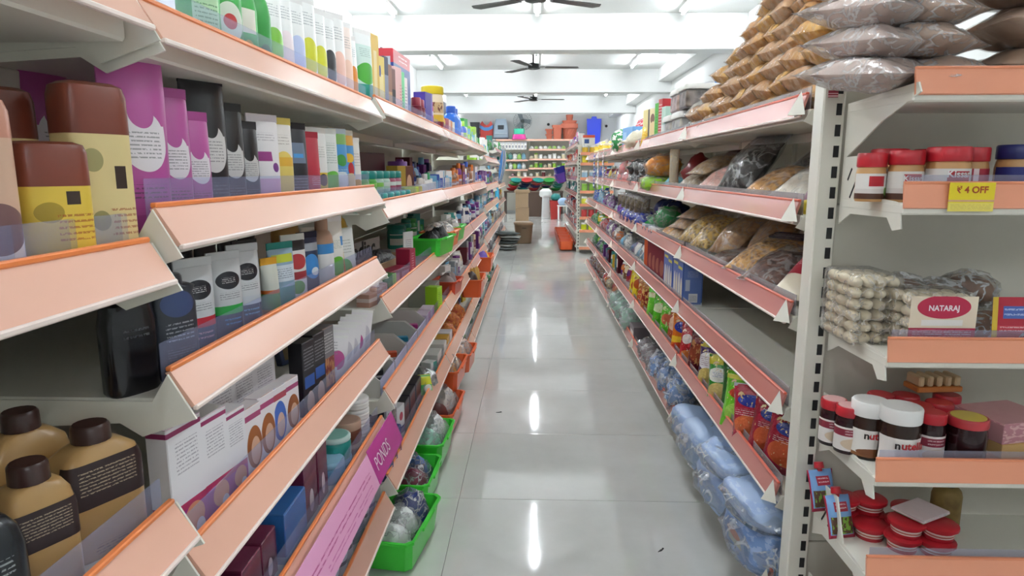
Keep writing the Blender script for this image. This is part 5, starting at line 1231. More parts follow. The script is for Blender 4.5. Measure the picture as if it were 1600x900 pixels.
# ================================================================== END RACK GOODS
def EP(s): return "near end rack, %s shelf" % s
ED = [zz - .035 for zz in E_Z]
yf = EY - E_D
p = EP('second'); z = ED[1]
RED = P('#b8222e', .3); PB = P('#c99a62', .35)
def pbj(desc, x, y, r, h, lidc, labm, txt=None): jar(desc, p, (x, y, z), jit(.05), r, h, PB, P(lidc, .3), .026, lab=(.08, .82, labm), txt=txt, name='spread_jar')
KL = PR('#e9e6e0', ('r', .24, .76, .5, .92, '#b8222e'), ('r', .2, .8, .0, .4, '#dfc23a'), ('b', 0, .1, '#6a4a30'), ('o', .12, .3, .1, .2, '#a87a5a'))
KL2 = PR('#e9e6e0', ('r', .24, .76, .5, .9, '#b8222e'), ('b', .0, .22, '#5a3a2c'), ('b', .22, .4, '#dcd6d0'), ('o', .86, .3, .08, .16, '#7ab04a'))
WT = P('#f6f2f0', .4)
pbj('red-lidded peanut spread jar by the bracket', .637, 1.30, .026, .09, '#b8222e', KL2)
pbj('red-lidded spread jar with red and white label', .69, 1.28, .03, .094, '#b8222e', KL2, ('Kissan', .014, WT, .043, .0003))
pbj('large red-lidded spread jar with yellow label', .757, 1.265, .037, .1, '#b8222e', KL, ('Kissan', .017, WT, .051, .0004))
pbj('red-lidded jar with crimson label', .822, 1.30, .028, .1, '#b8222e', PR('#a81e34', ('r', .3, .45, 0, 1, '#f0dcdc')))
pbj('blue-lidded spread jar', .892, 1.28, .036, .104, '#20286a', PR('#27307a', ('r', .72, 1, 0, 1, '#e6e6ee')))
pbj('rear red-lidded jar', .71, 1.38, .035, .1, '#b8222e', KL2); pbj('rear red-lidded jar', .8, 1.39, .035, .1, '#b8222e', KL2); pbj('farther blue-lidded jar', .97, 1.3, .036, .104, '#20286a', PR('#27307a'))
ofr = thing('price_card', 'yellow discount card clipped on the end rack strip', 'card', (.762, yf - .0085, 1.08), 0)
part('card', boxm(.078, .0016, .05, .0004, mat=PR('#f0d92a', ('b', .34, .4, '#d8a08a'), ('b', 0, .3, '#f0df6a'), ('t', .05, .95, .06, .26, 3, '#c8b05a'))), ofr)
part('lettering', text_mesh('₹ 4 OFF', .016, P('#b0481e', .5), bold=.0004), ofr, (0, -.0014, .037))
# third shelf: biscuits and buns
p = EP('third'); z = ED[2]
DOU = GRAIN('#e0d2b4', '#f0e6d0', 30, bump=.2)
def rolls(desc, x, y, nx, ny, nz, lab=None):
    t = item('biscuit_bag', desc, 'bag', p, (x, y, z), 0)
    r = .0115
    for i in range(nx):
        for k in range(nz):
            for j in range(ny):
                part('biscuit', blob(r * 1.05, r * 1.9, r * .98, (i + k) % 3, .06, 2, 10, 6, mat=DOU), t, ((i - (nx - 1) / 2) * .0235, (j - (ny - 1) / 2) * .045, k * .0225))
    w, d, h = nx * .0235 + .006, ny * .045 + .006, nz * .0225 + .006
    part('bag_film', boxm(q3(w), q3(d), q3(h), .008, z0=-.001, mat=FILM('#f2efe8', lo=.06, hi=.4, scale=30)), t)
    if lab:
        l = part('label_print', boxm(q3(w * .98), .0012, q3(h * .93), .0003, mat=lab), t, (0, -d / 2 - .0012, .001))
        part('lettering', text_mesh('NATARAJ', .0145, P('#f6eef0', .5), bold=.0004, width=.055), l, (0, -.001, h * .74))
rolls('bag of round pale biscuits by the bracket', .668, 1.36, 4, 3, 6)
NP = PR('#ecdcc4', ('o', .5, .82, .4, .2, '#c0264a'), ('r', .18, .8, .5, .6, '#f2ece6'), ('b', .26, .46, '#b82246'), ('t', .06, .94, .29, .43, 2, '#f0d8dc'), ('b', .0, .2, '#e6d3ba'))
rolls('biscuit bag with crimson oval print', .755, 1.275, 5, 2, 5, NP)
BUN = GRAIN('#5a3420', '#9a6a44', 20, bump=.1)
def bun(desc, x, y, zz, r, lab=None):
    t = item('bun_bag', desc, 'bag', p, (x, y, zz), 0)
    part('bun', blob(r, r * .9, r * .68, 1, .08, 2, flat=.2, mat=BUN), t)
    part('bag_film', blob(q3(r * 1.15), q3(r * 1.05), q3(r * .8), 2, .25, 3.5, 18, 11, flat=.22, mat=FILMC), t, (0, 0, -.001))
    if lab:
        part('label_print', boxm(q3(r * 1.6), .001, q3(r * 1.75), .0003, mat=lab), t, (0, -r * 1.14, .006), (-.1, 0, 0))
bun('bag of brown buns at the back left', .755, 1.375, z + .06, .05); bun('bag of brown buns in the middle', .82, 1.36, z + .045, .055); bun('bag of brown buns at the back right', .90, 1.39, z + .065, .05)
bun('front bag of buns with red label', .89, 1.285, z, .06, PR('#b01e34', ('r', .2, .95, .62, .84, '#4a66b0'), ('t', .22, .93, .65, .8, 1, '#c8d4ec'), ('r', .1, .9, .36, .5, '#c83a4a'), ('t', .14, .9, .38, .48, 1, '#f2d8da'), ('r', 0, .1, 0, 1, '#d8b83a'), ('r', .1, .35, .08, .24, '#eaa8b0')))
bun('rear bag of buns at the frame edge', .975, 1.3, z, .058)
# fourth shelf: chocolate spread and jam
p = EP('fourth'); z = ED[3]
CHO = P('#2e1c14', .2); JAM = P('#2a1014', .15)
NUT = PR('#efece6', ('b', 0, .12, '#8a5a34'), ('o', .4, .16, .36, .16, '#7a4a2a'), ('o', .75, .2, .14, .1, '#e6d2b0'))
def nut(desc, x, y, r, h):
    t = jar(desc, p, (x, y, z), .15, r, h, CHO, P('#f2f1ee', .35), .03, lab=(.08, .72, NUT), name='spread_jar', waist=.93)
    l = [c for c in t.children if c.name.startswith('label_print')][0]
    part('lettering', text_mesh('utella', .021, P('#c22a2e', .4), bend=r + .001, bold=.0006), l, (.004, 0, .052))
    part('lettering', text_mesh('n', .021, P('#1a1614', .4), bend=r + .001, bold=.0006), l, (0, 0, .052), (0, 0, -.66))
nut('front white-lidded chocolate spread jar', .72, 1.265, .038, .122); nut('white-lidded chocolate spread jar behind', .683, 1.31, .035, .118)
JL = PR('#e8e2de', ('b', .62, .92, '#8a2a3e'), ('o', .5, .3, .4, .24, '#d8c2a8'), ('t', .2, .8, .66, .86, 1, '#f0dcdc'))
for x, y, r, h, d, lm in [(.638, 1.37, .026, .098, 'red-lidded jam jar by the bracket', JL), (.653, 1.33, .027, .098, 'red-lidded jam jar beside the bracket', JL), (.783, 1.27, .026, .108, 'red-lidded jam jar with photo label', JL)]:
    jar(d, p, (x, y, z), 0, r, h, JAM, RED, .02, lab=(.1, .75, lm), lid_top=P('#d8a8a4', .35) if 'bracket' in d else P('#c8323a', .3), name='jam_jar')
for k, (x, y) in enumerate([(.71, 1.37), (.752, 1.34), (.75, 1.4), (.795, 1.335), (.80, 1.395), (.845, 1.35), (.89, 1.4)]):
    jar('red-lidded jam jar in the rear rows', p, (x, y, z), 0, .027, .1, JAM, RED, .02, lid_top=P('#c8323a', .3), name='jam_jar')
jar('dark jam jar with yellow and red lid', p, (.853, 1.27, z), 0, .036, .1, JAM, P('#b8323a', .3), .018, lid_top=P('#d8c04a', .35), name='jam_jar')
carton('pink patterned flat box', p, (.97, 1.335, z + .045), .25, .14, .12, .04, PR('#d8a0a4', ('p', 0, 1, 0, 1, '#c88a92', '#e6bcbc')))
carton('orange and cream carton under the pink box', p, (.965, 1.33, z), .2, .12, .12, .044, PR('#e0b878', ('b', .0, .4, '#e09a4a')))
t = item('wafer_pack', 'pack of pale wafer fingers at the back', 'pack', p, (.86, 1.405, z + .11), .1)
part('tray_base', boxm(.1, .05, .012, .002, mat=P('#c87a3a', .4)), t)
for k in range(5): part('wafer', boxm(.013, .045, .022, .003, mat=P('#e3c9a0', .6)), t, (-.04 + k * .02, 0, .012))
# fifth shelf: sauce pouches and red cups
p = EP('fifth'); z = ED[4]
PCH = PR('#7aa6d8', ('b', .0, .08, '#a82040'), ('r', 0, .06, 0, 1, '#a82040'), ('r', .94, 1, 0, 1, '#a82040'), ('r', .25, .75, .62, .84, '#a8243a'), ('p', .1, .9, .1, .5, '#5a3a2a', '#7aa83a'), ('t', .3, .7, .66, .8, 1, '#f0e0e0'))
for k, (x, y, zz, d) in enumerate([(.664, 1.335, z, 'front sauce pouch with red spout'), (.65, 1.395, z + .03, 'rear sauce pouch with red spout')]):
    t = item('sauce_pouch', d, 'pouch', p, (x, y, zz), (-.35, 0, .2))
    part('body', pillow(.062, .09, .024, k, mat=PCH), t)
    part('spout', loft(((.086, .006, .006), (.092, .006, .006), (.093, .011, .011), (.106, .010, .010)), 12, mat=RED), t)
def cup(desc, x, y, zz):
    t = item('dessert_cup', desc, 'cup', p, (x, y, zz), jit(.5))
    part('body', loft(((0, .027, .027), (.022, .03, .03), (.024, .034, .034)), 20, mat=PR('#b3202c', ('b', .35, .75, '#e8ded4'), ('b', .45, .6, '#b86a5a'))), t)
    part('lid', loft(((.024, .036, .036), (.03, .036, .036), (.032, .033, .033)), 20, mat=RED), t)
for k, (x, y, lv) in enumerate([(.69, 1.40, 0), (.745, 1.40, 0), (.725, 1.345, 0), (.77, 1.30, 0), (.83, 1.285, 0), (.80, 1.36, 0), (.69, 1.40, 1), (.745, 1.395, 1), (.775, 1.30, 1), (.835, 1.29, 1), (.81, 1.355, 1)]):
    cup('red dessert cup, %s' % ('bottom layer' if lv == 0 else 'stacked on top'), x, y, z + lv * .033)
carton('blister card lying on the red cups', p, (.815, 1.325, z + .068), .5, .09, .07, .006, PR('#e6d4d6', ('b', 0, .3, '#4aa86a'), ('p', .1, .9, .0, 1, '#dccad0', '#b8bcb8')))
bottle('amber bottle lying behind the cups', p, (.905, 1.385, z), 0, .06, .055, .12, GRAIN('#6a5228', '#a08648', 20), P('#2a2a34', .3), .5, .16, 2)
packet('red packet at the bracket foot', EP('base'), (.66, 1.28, ED[5]), (-.2, 0, .3), .1, .16, .04, chip('#9a1e30', ('o', .5, .5, .3, .2, '#d8c8c0')), None, 1)
for k in range(4): packet('red packet on the low shelf', EP('base'), (.74 + k * .09, 1.3, ED[5]), (-.2, 0, .2), .1, .15, .04, chip(('#9a1e30', '#c89a2e')[k % 2]), None, k)
# top shelf: big bags
p = EP('top'); z = ED[0]
PNK = [GRAIN('#b59a8c', '#d6c2b6', 16, bump=.15), GRAIN('#b8977f', '#d0b39c', 14, bump=.15)]
FB = FILM('#f4f2f2', lo=.16, hi=.5, scale=24)
for k in range(10):
    lv, c = k // 2, k % 2
    clear_bag('milky clear bag of pink rice', p, (.66 + .105 * c + jit(.01), 1.22 + .01 * lv, z + .03 + lv * .056), (-PI / 2 + .1, jit(.15), .5 + jit(.15)), .13, .22, .065, PNK[k % 2], FB, seed=k % 4)
for k in range(4):
    clear_bag('large brown bag lying across', p, (.80 + .012 * (k % 2), 1.33, z + .045 + k * .076), (-PI / 2, 0, PI / 2 - .02 + jit(.06) + PI), .22, .3, .085, PNK[1] if k % 2 else GRAIN('#9a7a62', '#b8977c', 12, bump=.1), FILM('#efe6e0', lo=.06, hi=.2, scale=14), seed=k)
# ================================================================== FAR PART OF THE SHOP
# second right row with an end rack, beyond the cross aisle
F0, F1 = 9.65, 14.5
for k in range(3):
    ya = F0 + k * 1.2
    rack('shelf rack beyond the cross aisle, right side, %s' % ('first bay', 'second bay', 'third bay', 'last bay')[k], 'R', ya + .003, ya + 1.197, RX, (1.55, 1.3, 1.06, .83, .58, .32, .12), sal=SAL_R, bead=BEAD_R, zt=1.6, D=.42, out=.012, drop=.045, riser=.02, riser_m=ACRYL_R, group='racks beyond the cross aisle', posts=(-1,))
    cs = [['white', 'pink', 'grey', 'purple'], ['white', 'red', 'orange', 'maroon'], ['grey', 'white', 'red'], ['grey', 'teal', 'white'], ['red', 'white', 'grey', 'navy'], ['white', 'grey', 'red']]
    for q in range(6):
        fill('R', ya, ya + 1.17, (1.55, 1.3, 1.06, .83, .58, .32)[q] - .032, RX - .02, ['packet', 'wad', 'carton', 'thin'], cs[q], "far right row, %s bay, %s shelf" % (ORD[k], ORD[q]), .2, dens=.75 if k == 0 else .6)
for k in range(5):
    t = item('crate', 'orange slatted crate', 'crate', 'floor before the far right row', (.47, 9.85 + k * .5, .02), FACE_R)
    part('tub', tray(.46, .2, .13, mat=ORG), t)
    for q in range(4): part('slat', boxm(.44, .006, .014, .002, mat=P('#c8401e', .4)), t, (0, -.1, .02 + q * .027))
e2 = thing('end_rack', 'small far end rack facing the camera beyond the cross aisle', 'rack', (.86, 9.55, 0), 0)
for s in (-1, 1):
    u = part('upright', boxm(.045, .05, 1.5, .003, mat=CREAM), e2, (s * .23, .0, 0))
    for q in range(30): part('slot', boxm(.012, .002, .024, 0, mat=SLOT), u, (0, -.026, .05 + q * .045))
part('back_panel', boxm(.42, .01, 1.46, .002, mat=PANEL), e2, (0, .01, .02))
FZ = (1.42, 1.28, 1.08, .9, .72, .54, .36, .12)
for k, zz in enumerate(FZ):
    d = part('shelf', boxm(.46, .22, .02, .002, cy=-.11, mat=CREAM), e2, (0, -.02, zz - .045))
    part('price_strip', boxm(.46, .006, .04, .001, cy=-.224, mat=SAL_E), d, (0, 0, -.012))
ecol = [('yellow', '#e0b83a'), ('yellow', '#d8c42e'), ('pale blue', '#a8c8dc'), ('lime', '#8fc24a'), ('yellow', '#dfe04a'), ('red', '#c23b3b'), ('lime', '#d8e02a')]
for k, (cn, c) in enumerate(ecol):
    for q in range(4):
        jar('%s small jar' % cn, 'far end rack, %s shelf' % ORD[k], (.70 + q * .1, 9.42, FZ[k] - .025), 0, .04, .1, P(c, .35), P(c if k % 2 else '#efeeea', .35), .025)
carton('orange topped toy box', 'top of the far end rack', (.75, 9.46, FZ[0] + .075), 0, .16, .12, .14, PR('#e8e4dc', ('b', .75, 1, '#d8502e'), ('r', .1, .5, .2, .6, '#3a5a9a')))
# left side beyond the cross aisle: hanging wares rack
for k in range(2):
    ya = 8.9 + k * 1.4
    rack('shelf rack beyond the cross aisle, left side, %s bay' % ORD[k], 'L', ya, ya + 1.39, -.52, (1.45, 1.2, .95, .7, .45, .2), sal=SAL_L, bead=BEAD_L, zt=1.55, D=.42, group='racks beyond the cross aisle', posts=(-1,), riser=.02)
    cs = [['teal', 'green', 'white'], ['blue', 'pale blue', 'white', 'teal'], ['white', 'grey', 'pale blue'], ['white', 'red', 'grey', 'yellow'], ['grey', 'brown', 'white', 'yellow'], ['grey', 'white']]
    for q in range(6):
        fill('L', ya, ya + 1.36, (1.45, 1.2, .95, .7, .45, .2)[q] - .032, -.52, ['packet', 'wad', 'thin', 'carton'], cs[q], "far left row, %s bay, %s shelf" % (ORD[k], ORD[q]), .21, dens=.7)
for k in range(7):
    t = item('hanging_mop', 'long hanging %s cloth pack' % ('blue', 'white', 'dark', 'blue', 'pale', 'navy', 'white')[k], 'cloth pack', 'front of the far left row', (-.47, 8.95 + k * .16, 1.02), (.12, 0, FACE_L))
    part('sleeve', pillow(.09, .42, .04, k % 4, mat=P(('#4a86c8', '#e8e8ea', '#2a2a3a', '#5aa0d8', '#c8d4dc', '#2a3a6a', '#f0f0ee')[k], .35)), t)
    part('hook', wire(((0, 0, .42), (0, 0, .45), (0, .03, .46)), .003, mat=P('#888888', .3, metal=1)), t)
t = item('towel', 'sky blue towel hanging from the far left row', 'towel', 'by the left post', (-.5, 8.97, .62), FACE_L)
part('cloth', pillow(.12, .36, .05, 2, wr=.4, mat=P('#4ab8e0', .8, bump=.4, bscale=40)), t); part('hook', wire(((0, 0, .36), (0, 0, .39), (0, .03, .4)), .003, mat=P('#888888', .3, metal=1)), t)
for k in range(6):
    t = item('folded_cloth', 'grey folded cloth in the floor pile', 'cloth', 'before the far left row', (-.40 + jit(.02), 9.9 + jit(.04), .004 + k * .042), .2 * k)
    part('cloth', blob(.15, .22, .022, k, .3, 3, 18, 8, flat=.1, mat=P(('#9aa09e', '#c8ccc8', '#6a7472')[k % 3], .8, bump=.4, bscale=30)), t)
    part('fold', blob(.10, .16, .012, k + 2, .35, 3, 14, 6, flat=.1, mat=P(('#b0b6b4', '#d8dcd8', '#7a8482')[k % 3], .8)), t, (0, 0, .03))
# cardboard and the brown bin
CARD = P('#a98f70', .75, var=.06, bscale=8); TAPE = P('#c9b896', .35)
def cbox(desc, place, loc, rz, w, d, h, CARD=CARD):
    t = item('cardboard_box', desc, 'box', place, loc, rz)
    part('body', boxm(w, d, h, .004, mat=CARD), t)
    for s in (-1, 1): part('flap', boxm(w * .98, d * .48, .004, .001, cy=s * d * .245, mat=CARD), t, (0, 0, h))
    part('tape', boxm(w * 1.002, .05, .002, 0, mat=TAPE), t, (0, 0, h + .004))
cbox('lower cardboard box of the stack', 'left of the far aisle', (-.27, 15.0, 0), .05, .29, .3, .34)
cbox('upper cardboard box of the stack', 'left of the far aisle', (-.275, 15.0, .346), .0, .28, .3, .32)
cbox('flat carton on the box stack', 'left of the far aisle', (-.27, 15.0, .672), .1, .32, .32, .06)
cbox('dark brown carton against the back rack', 'end of the aisle', (.1, 17.3, 0), 0, .5, .4, .62, P('#5e4a3e', .7, var=.06, bscale=8))
t = item('storage_bin', 'tall brown lidded bin standing in the aisle', 'bin', 'left of the far aisle', (-.17, 10.75, 0), .1)
part('body', loft(((0, .115, .115, 4), (.01, .125, .125, 4), (.30, .145, .145, 4)), 28, mat=P('#8a7258', .45)), t)
part('lid', loft(((.30, .155, .155, 4), (.325, .155, .155, 4), (.345, .13, .13, 4)), 28, mat=P('#a88f70', .4)), t)
for s in (-1, 1): part('grip', boxm(.07, .012, .02, .004, mat=P('#6f5a44', .5)), t, (0, s * .146, .24))
# white pedestal bin with a rounded top
t = item('pedestal', 'slim white pedestal with rounded white top', 'pedestal', 'end of the aisle', (.28, 16.6, 0), 0)
part('column', loft(((0, .10, .10, 5), (.03, .10, .10, 5), (.5, .085, .085, 4), (.52, .10, .10, 4)), 24, mat=P('#e8ecec', .4)), t)
part('top', loft(((.52, .13, .13, 3), (.56, .16, .16, 2.5), (.66, .15, .15, 2.5), (.72, .08, .08, 2)), 24, mat=P('#f1f2f0', .4)), t)
part('wire_handle', wire(((-.14, 0, .66), (-.1, 0, .78), (.0, 0, .82), (.1, 0, .78), (.14, 0, .66)), .008, mat=P('#7a2a34', .4)), t)
t = item('bucket', 'red bucket', 'bucket', 'right of the white pedestal', (.52, 16.3, 0), 0)
part('tub', tray(.3, .3, .44, .75, mat=P('#b8322a', .35)), t); part('handle', wire(((-.16, 0, .42), (-.12, -.05, .36), (.12, -.05, .36), (.16, 0, .42)), .006, mat=P('#dcdcdc', .4)), t)
wad('teal ball on the bucket', 'right of the white pedestal', (.52, 16.3, .442), (.12, .12, .1), P('#2a8a86', .35), 1, .06, name='play_ball', cat='ball')
wad('pale blue ball beside the teal ball', 'right of the white pedestal', (.68, 16.0, .35), (.12, .12, .1), P('#a8c4e0', .35), 2, .06, name='play_ball', cat='ball')
t = item('stool', 'low white stool under the pale ball', 'stool', 'right of the white pedestal', (.68, 16.0, 0), 0)
part('seat', boxm(.26, .26, .03, .008, mat=WHT), t, (0, 0, .318))
for sx in (-1, 1):
    for sy in (-1, 1): part('leg', boxm(.035, .035, .318, .004, mat=WHT), t, (sx * .1, sy * .1, 0))
# back rack across the end wall
bt = thing('back_rack', 'wide shelf rack across the end wall with pots on top', 'rack', (.1, 18.95, 0), 0)
for x in (-1.1, -.25, .95): part('upright', boxm(.05, .05, 1.98, .003, mat=CREAM), bt, (x, -.03, 0))
part('back_panel', boxm(2.2, .01, 1.9, .002, mat=PANEL), bt, (-.05, .01, .05))
BZ = (2.0, 1.74, 1.48, 1.24, 1.0)
for k, zz in enumerate(BZ):
    xa, xb = ((-1.15, 1.0) if k == 0 else (-.25, .95) if k < 4 else (-.8, .95))
    d = part('shelf', boxm(xb - xa, .42, .025, .002, cy=-.21, mat=CREAM), bt, ((xa + xb) / 2, -.03, zz - .03))
    part('price_strip', boxm(xb - xa, .008, .05, .001, cy=-.425, mat=SAL_L), d, (0, 0, -.02))
yb_ = 18.66
cc = [None, ['lime', 'black', 'grey', 'white'], ['lime', 'white', 'white', 'cream'], ['lime', 'green', 'cream', 'lime'], ['maroon', 'brown', 'white', 'cream']]
for k in range(1, 5):
    for q in range(8):
        x = -.08 + q * .125 if k < 4 else -.6 + q * .17
        cn = pick(cc[k]); c = INV[cn]
        if k == 1 or q % 3 == 0: wad(cn + ' bowl pack', 'back rack, %s shelf' % ORD[k], (x, yb_, BZ[k] - .005), (.055, .06, .05), P(c, .35), q % 5, .15, name='bowl_pack', cat='pack', film=FILMC)
        else: jar(cn + ' storage jar', 'back rack, %s shelf' % ORD[k], (x, yb_, BZ[k] - .005), 0, .05, .12 + .03 * (q % 2), P(c, .3), P(pick(['#efeeea', '#9fce4a', '#efeeea']), .35), .03)
for k in range(20):
    cn = pick(['green', 'navy', 'teal', 'green', 'white', 'red']); q = k % 5
    t = item('plastic_basin', 'stacked %s basin' % cn, 'basin', 'under the back rack', (-.62 + (k % 5) * .3 + .04 * (k // 5), 18.3, .622 + .075 * (k // 5)), (.12 * (k // 5), .1 * (k % 2), 0))
    part('bowl', loft(((0, .07, .07), (.02, .11, .11), (.06, .14, .14), (.065, .15, .15), (.072, .15, .15), (.06, .12, .12), (.03, .06, .06)), 24, mat=P(INV[cn], .35)), t); part('foot_ring', loft(((-.006, .06, .06), (.004, .07, .07)), 20, mat=P(INV[cn], .3)), t)
t = item('low_table', 'dark low stand carrying the stacked basins', 'stand', 'under the back rack', (-.02, 18.3, 0), 0)
part('top', boxm(1.6, .5, .04, .004, mat=P('#5a4a40', .6)), t, (0, 0, .575))
for sx in (-1, 1): part('leg', boxm(.06, .45, .575, .004, mat=P('#4a3c34', .6)), t, (sx * .76, 0, 0))
# wares on the left part of the back rack
for k in range(2):
    d = part('shelf', boxm(.8, .36, .025, .002, cy=-.18, mat=CREAM), bt, (-.68, -.03, (1.46, 1.2)[k] - .03))
    part('price_strip', boxm(.8, .008, .045, .001, cy=-.365, mat=SAL_L), d, (0, 0, -.02))
    for q in range(6):
        cn = ('white', 'green', 'teal', 'white', 'lime', 'pale blue')[(q + k) % 6]
        wad('%s wrapped toy' % cn, 'left part of the back rack, %s shelf' % ('upper', 'lower')[k], (-.90 + q * .12, 18.68, (1.46, 1.2)[k] - .005), (.06, .07, .1), P(INV[cn], .4), q % 5, .3, film=FILMC, name='wrapped_toy', cat='toy')
for k in range(9):
    t = item('hanging_card', 'hanging white card pack', 'card pack', 'left part of the back rack', (-.93 + k * .085, 18.5, 1.72), 0)
    part('card', boxm(.07, .004, .2, .001, mat=PR('#efeeea', ('o', .5, .4, .3, .2, '#8a8f96'), ('b', .8, .95, '#c8ccd2'))), t); part('hook', wire(((0, 0, .19), (0, 0, .21), (0, .45, .22)), .003, mat=P('#999999', .3, metal=1)), t)
for k in range(4):
    t = item('hanging_basket', '%s slatted basket hung on the far right row' % ('violet', 'indigo', 'purple', 'blue-violet')[k], 'basket', 'far right row', (.50, 12.0 + k * .3, .95 + .12 * (k % 2)), (.3, 0, FACE_R))
    part('tub', tray(.28, .18, .16, .8, mat=P(('#6a4ab0', '#3a3aa0', '#7a3a9a', '#4a4ac0')[k], .35)), t)
    for q in range(3): part('slat', boxm(.27, .006, .02, .002, mat=P('#5a3aa8', .4)), t, (0, -.09, .03 + q * .045))
# things on top of the back rack
ztop = 2.0 - .005
TER = P('#b5624a', .6, var=.05)
def pot(desc, x, w, h, z0=ztop):
    t = item('plant_pot', desc, 'pot', 'top of the back rack', (x, 18.7, z0), 0)
    part('tub', tray(w, w, h, .75, .008, .03, mat=TER), t); part('rim_band', boxm(w * 1.09, .012, h * .16, .003, mat=TER), t, (0, -w * .54, h * .8))
pot('low square terracotta pot', .40, .17, .14); pot('second low square terracotta pot', .40, .18, .14, ztop + .14); pot('tall square terracotta pot', .62, .26, .38)
t = item('plant_pot', 'large twisted terracotta pot stack', 'pot', 'top of the back rack', (.95, 18.75, ztop), 0)
part('lower_pot', loft(((0, .14, .14, 2), (.3, .2, .2, 2)), 24, mat=TER), t); part('rim_band', loft(((.3, .23, .23, 4), (.42, .23, .23, 4)), 24, mat=TER), t)
part('middle_pot', loft(((.42, .18, .18, 4), (.50, .2, .2, 4)), 24, mat=TER), t); part('top_pot', loft(((.50, .08, .08, 4), (.66, .10, .10, 4)), 24, mat=TER), t)
for q in range(8): part('flute', wire(tuple((.205 * (.72 + .28 * s / 4) * math.cos(-PI + q * PI / 8 + s * .15), .205 * (.72 + .28 * s / 4) * math.sin(-PI + q * PI / 8 + s * .15), .02 + s * .065) for s in range(5)), .008, mat=TER), t)
t = item('pedestal_fan', 'grey wire-guarded table fan', 'fan', 'top of the back rack', (-.33, 18.75, ztop), 0)
part('base', loft(((0, .14, .12), (.04, .13, .11), (.06, .05, .05)), 20, mat=P('#1f6a54', .4)), t); part('stem', loft(((.06, .035, .035), (.42, .03, .03)), 12, mat=P('#22584a', .4)), t)
gd = part('guard', wires('guard', [[(.25 * math.cos(a * PI / 12), -.06, .5 + .25 * math.sin(a * PI / 12)) for a in range(25)], [(.16 * math.cos(a * PI / 12), -.085, .5 + .16 * math.sin(a * PI / 12)) for a in range(25)]] + [[(.05 * math.cos(a * PI / 14), -.09, .5 + .05 * math.sin(a * PI / 14)), (.25 * math.cos(a * PI / 14), -.06, .5 + .25 * math.sin(a * PI / 14))] for a in range(28)], .004, P('#6a7074', .4)), t)
part('motor', loft(((-.08, .06, .06), (.02, .07, .07), (.08, .04, .04)), 16, mat=P('#22302c', .4)), t, (0, .0, .5), (PI / 2, 0, 0))
for q in range(3): part('blade', prism(((.03, -.04), (.21, -.09), (.23, .03), (.05, .05)), .004, 'z', mat=CLEAR('#8a9498', .6)), t, (0, -.05, .5), (PI / 2, q * 2.09, 0))
t = item('toy_stand', 'green and magenta plastic stool stack below the fan', 'stool', 'front of the back rack top', (-.42, 18.5, ztop), 0)
part('lower_stool', loft(((0, .2, .12, 4), (.02, .19, .12, 4), (.13, .17, .1, 4)), 20, mat=P('#c8328a', .35)), t); part('upper_stool', loft(((.13, .14, .1, 4), (.26, .15, .1, 4), (.28, .14, .09, 4)), 20, mat=P('#2aa884', .35)), t)
t = item('pet_carrier', 'grey plastic carrier crate with arched openings', 'crate', 'top of the back rack', (-.92, 18.7, ztop), 0)
part('body', loft(((0, .22, .15, 6), (.3, .2, .14, 6), (.52, .15, .12, 6), (.55, .13, .1, 6)), 24, mat=P('#8a98a4', .4)), t)
part('window', boxm(.17, .02, .12, .02, mat=P('#22262c', .4)), t, (0, -.135, .26)); part('lip', boxm(.34, .03, .03, .008, mat=P('#a8b4be', .4)), t, (0, -.15, .14)); part('foot', boxm(.4, .03, .05, .008, mat=P('#3a4048', .4)), t, (0, -.14, .0))
t = item('backpack', 'red and blue wave-topped child bag', 'bag', 'top of the back rack', (-1.32, 18.75, ztop), 0)
part('body', prism(((-.17, 0), (.17, 0), (.18, .4), (.12, .5), (.06, .42), (0, .38), (-.06, .42), (-.12, .5), (-.18, .4)), .12, 'y', mat=P('#b8392e', .5)), t)
part('blue_wave', prism(((-.18, .3), (-.06, .24), (.06, .24), (.18, .3), (.18, .4), (.06, .33), (-.06, .33), (-.18, .4)), .13, 'y', mat=P('#4a8ac8', .5)), t)
part('shelf_extension', boxm(.5, .4, .025, .002, mat=CREAM), bt, (-1.42, -.24, 1.97))
for k in range(3):
    t = item('storage_bucket', 'black and yellow stacked bucket', 'bucket', 'far left back corner', (-1.62, 18.55, 1.995 + .15 * k), 0)
    part('tub', tray(.26, .26, .15, .85, mat=P('#24262a', .4)), t); part('lid', loft(((.15 - .01, .13, .13), (.15, .13, .13)), 20, mat=P('#d8a82e' if k == 1 else '#2a2c30', .4)), t)
t = item('plastic_chair_back', 'blue moulded plastic chair upended', 'chair', 'top right of the back rack', (1.62, 18.75, 1.35), 0)
part('backrest', prism(((-.17, .55), (.17, .55), (.2, 1.2), (.08, 1.2), (.06, 1.26), (-.06, 1.26), (-.08, 1.2), (-.2, 1.2)), .03, 'y', mat=P('#2f48d8', .4)), t)
part('seat', boxm(.36, .36, .03, .006, mat=P('#2f48d8', .4)), t, (0, -.16, .52))
for sx in (-1, 1):
    for sy in (0, 1): part('leg', boxm(.03, .03, .52, .004, mat=P('#2a40c0', .4)), t, (sx * .15, -.02 - sy * .28, 0))
sd = thing('side_cabinet', 'white cabinet with drawers in the back right corner', 'cabinet', (1.62, 18.6, 0), 0)
part('body', boxm(.6, .6, 1.34, .004, mat=P('#e6e4dc', .5)), sd)
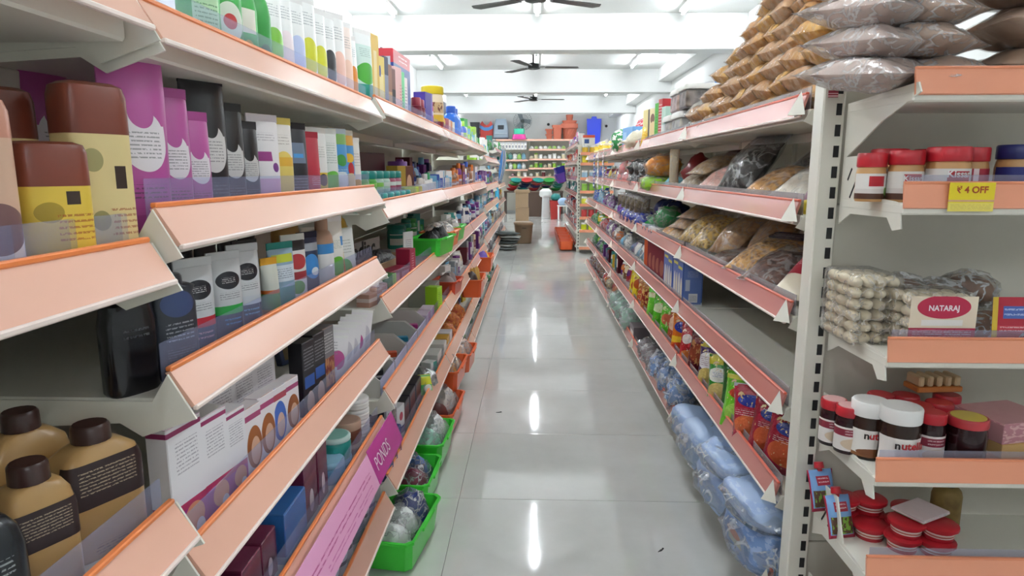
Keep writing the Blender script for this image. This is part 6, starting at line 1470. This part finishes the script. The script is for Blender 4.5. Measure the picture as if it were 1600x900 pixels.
for k in range(4):
    dr = part('drawer', boxm(.54, .012, .3, .003, mat=P('#efede6', .4)), sd, (0, -.306, .04 + k * .325)); part('knob', loft(((0, .012, .012), (.02, .015, .015)), 10, mat=P('#888888', .3)), dr, (0, -.006, .15), (PI / 2, 0, 0))
for k, x in enumerate((.38, 1.98)):
    t = item('wall_camera', 'black round wall fitting', 'wall fitting', ('above the terracotta pots', 'in the right corner')[k], (x, 18.995, 2.42 - .05 * k), 0)
    part('plate', loft(((0, .045, .045), (.015, .045, .045)), 16, mat=P('#eeeeee', .4)), t, (0, 0, 0), (PI / 2, 0, 0)); part('dome', loft(((.015, .04, .04), (.04, .035, .035), (.05, .015, .015)), 16, mat=P('#141416', .3)), t, (0, 0, 0), (PI / 2, 0, 0))
# bottles on a wall shelf high on the right, behind the heap
t = thing('wall_shelf', 'narrow white shelf high on the right wall holding blue-capped bottles', 'shelf', (XR - .16, 8.7, 1.86), 0)
part('board', boxm(.3, 2.4, .03, .003, mat=WHT), t)
for s in (-1, 1): part('bracket', prism(((.13, 0), (.13, -.2), (.1, -.2), (-.12, 0)), .02, 'y', mat=WHT), t, (0, s * 1.0, 0))
for k in range(4):
    bottle('%s dispenser bottle' % ('blue-topped', 'white', 'blue and white', 'white')[k], 'high shelf on the right wall', (XR - .18, 7.8 + k * .5, 1.89), -PI / 2, .2, .16, .3, PR('#eef0f2', ('b', .4, .6, '#3f8fd8')), P('#3f8fe0' if k % 2 == 0 else '#e8eaf0', .35), .6, .3, 2)
for k, (x, y) in enumerate(((-.165, 3.06), (.395, 1.89))):
    sc = thing('floor_scrap', ('tiny dark scrap on the floor left of the aisle middle', 'tiny dark crumb on the floor before the blue bales')[k], 'litter', (x, y, 0), .6 * k)
    part('scrap', prism(((-.014, -.002), (.0, -.004), (.014, .001), (.002, .003)), .002, 'z', mat=P('#2b2a28', .6)), sc, (0, 0, .0012)); part('curl', prism(((-.004, -.002), (.006, -.001), (.003, .003)), .002, 'z', mat=P('#3a3835', .6)), sc, (.008, .002, .003))
finish_labels()
bpy.context.view_layer.update()
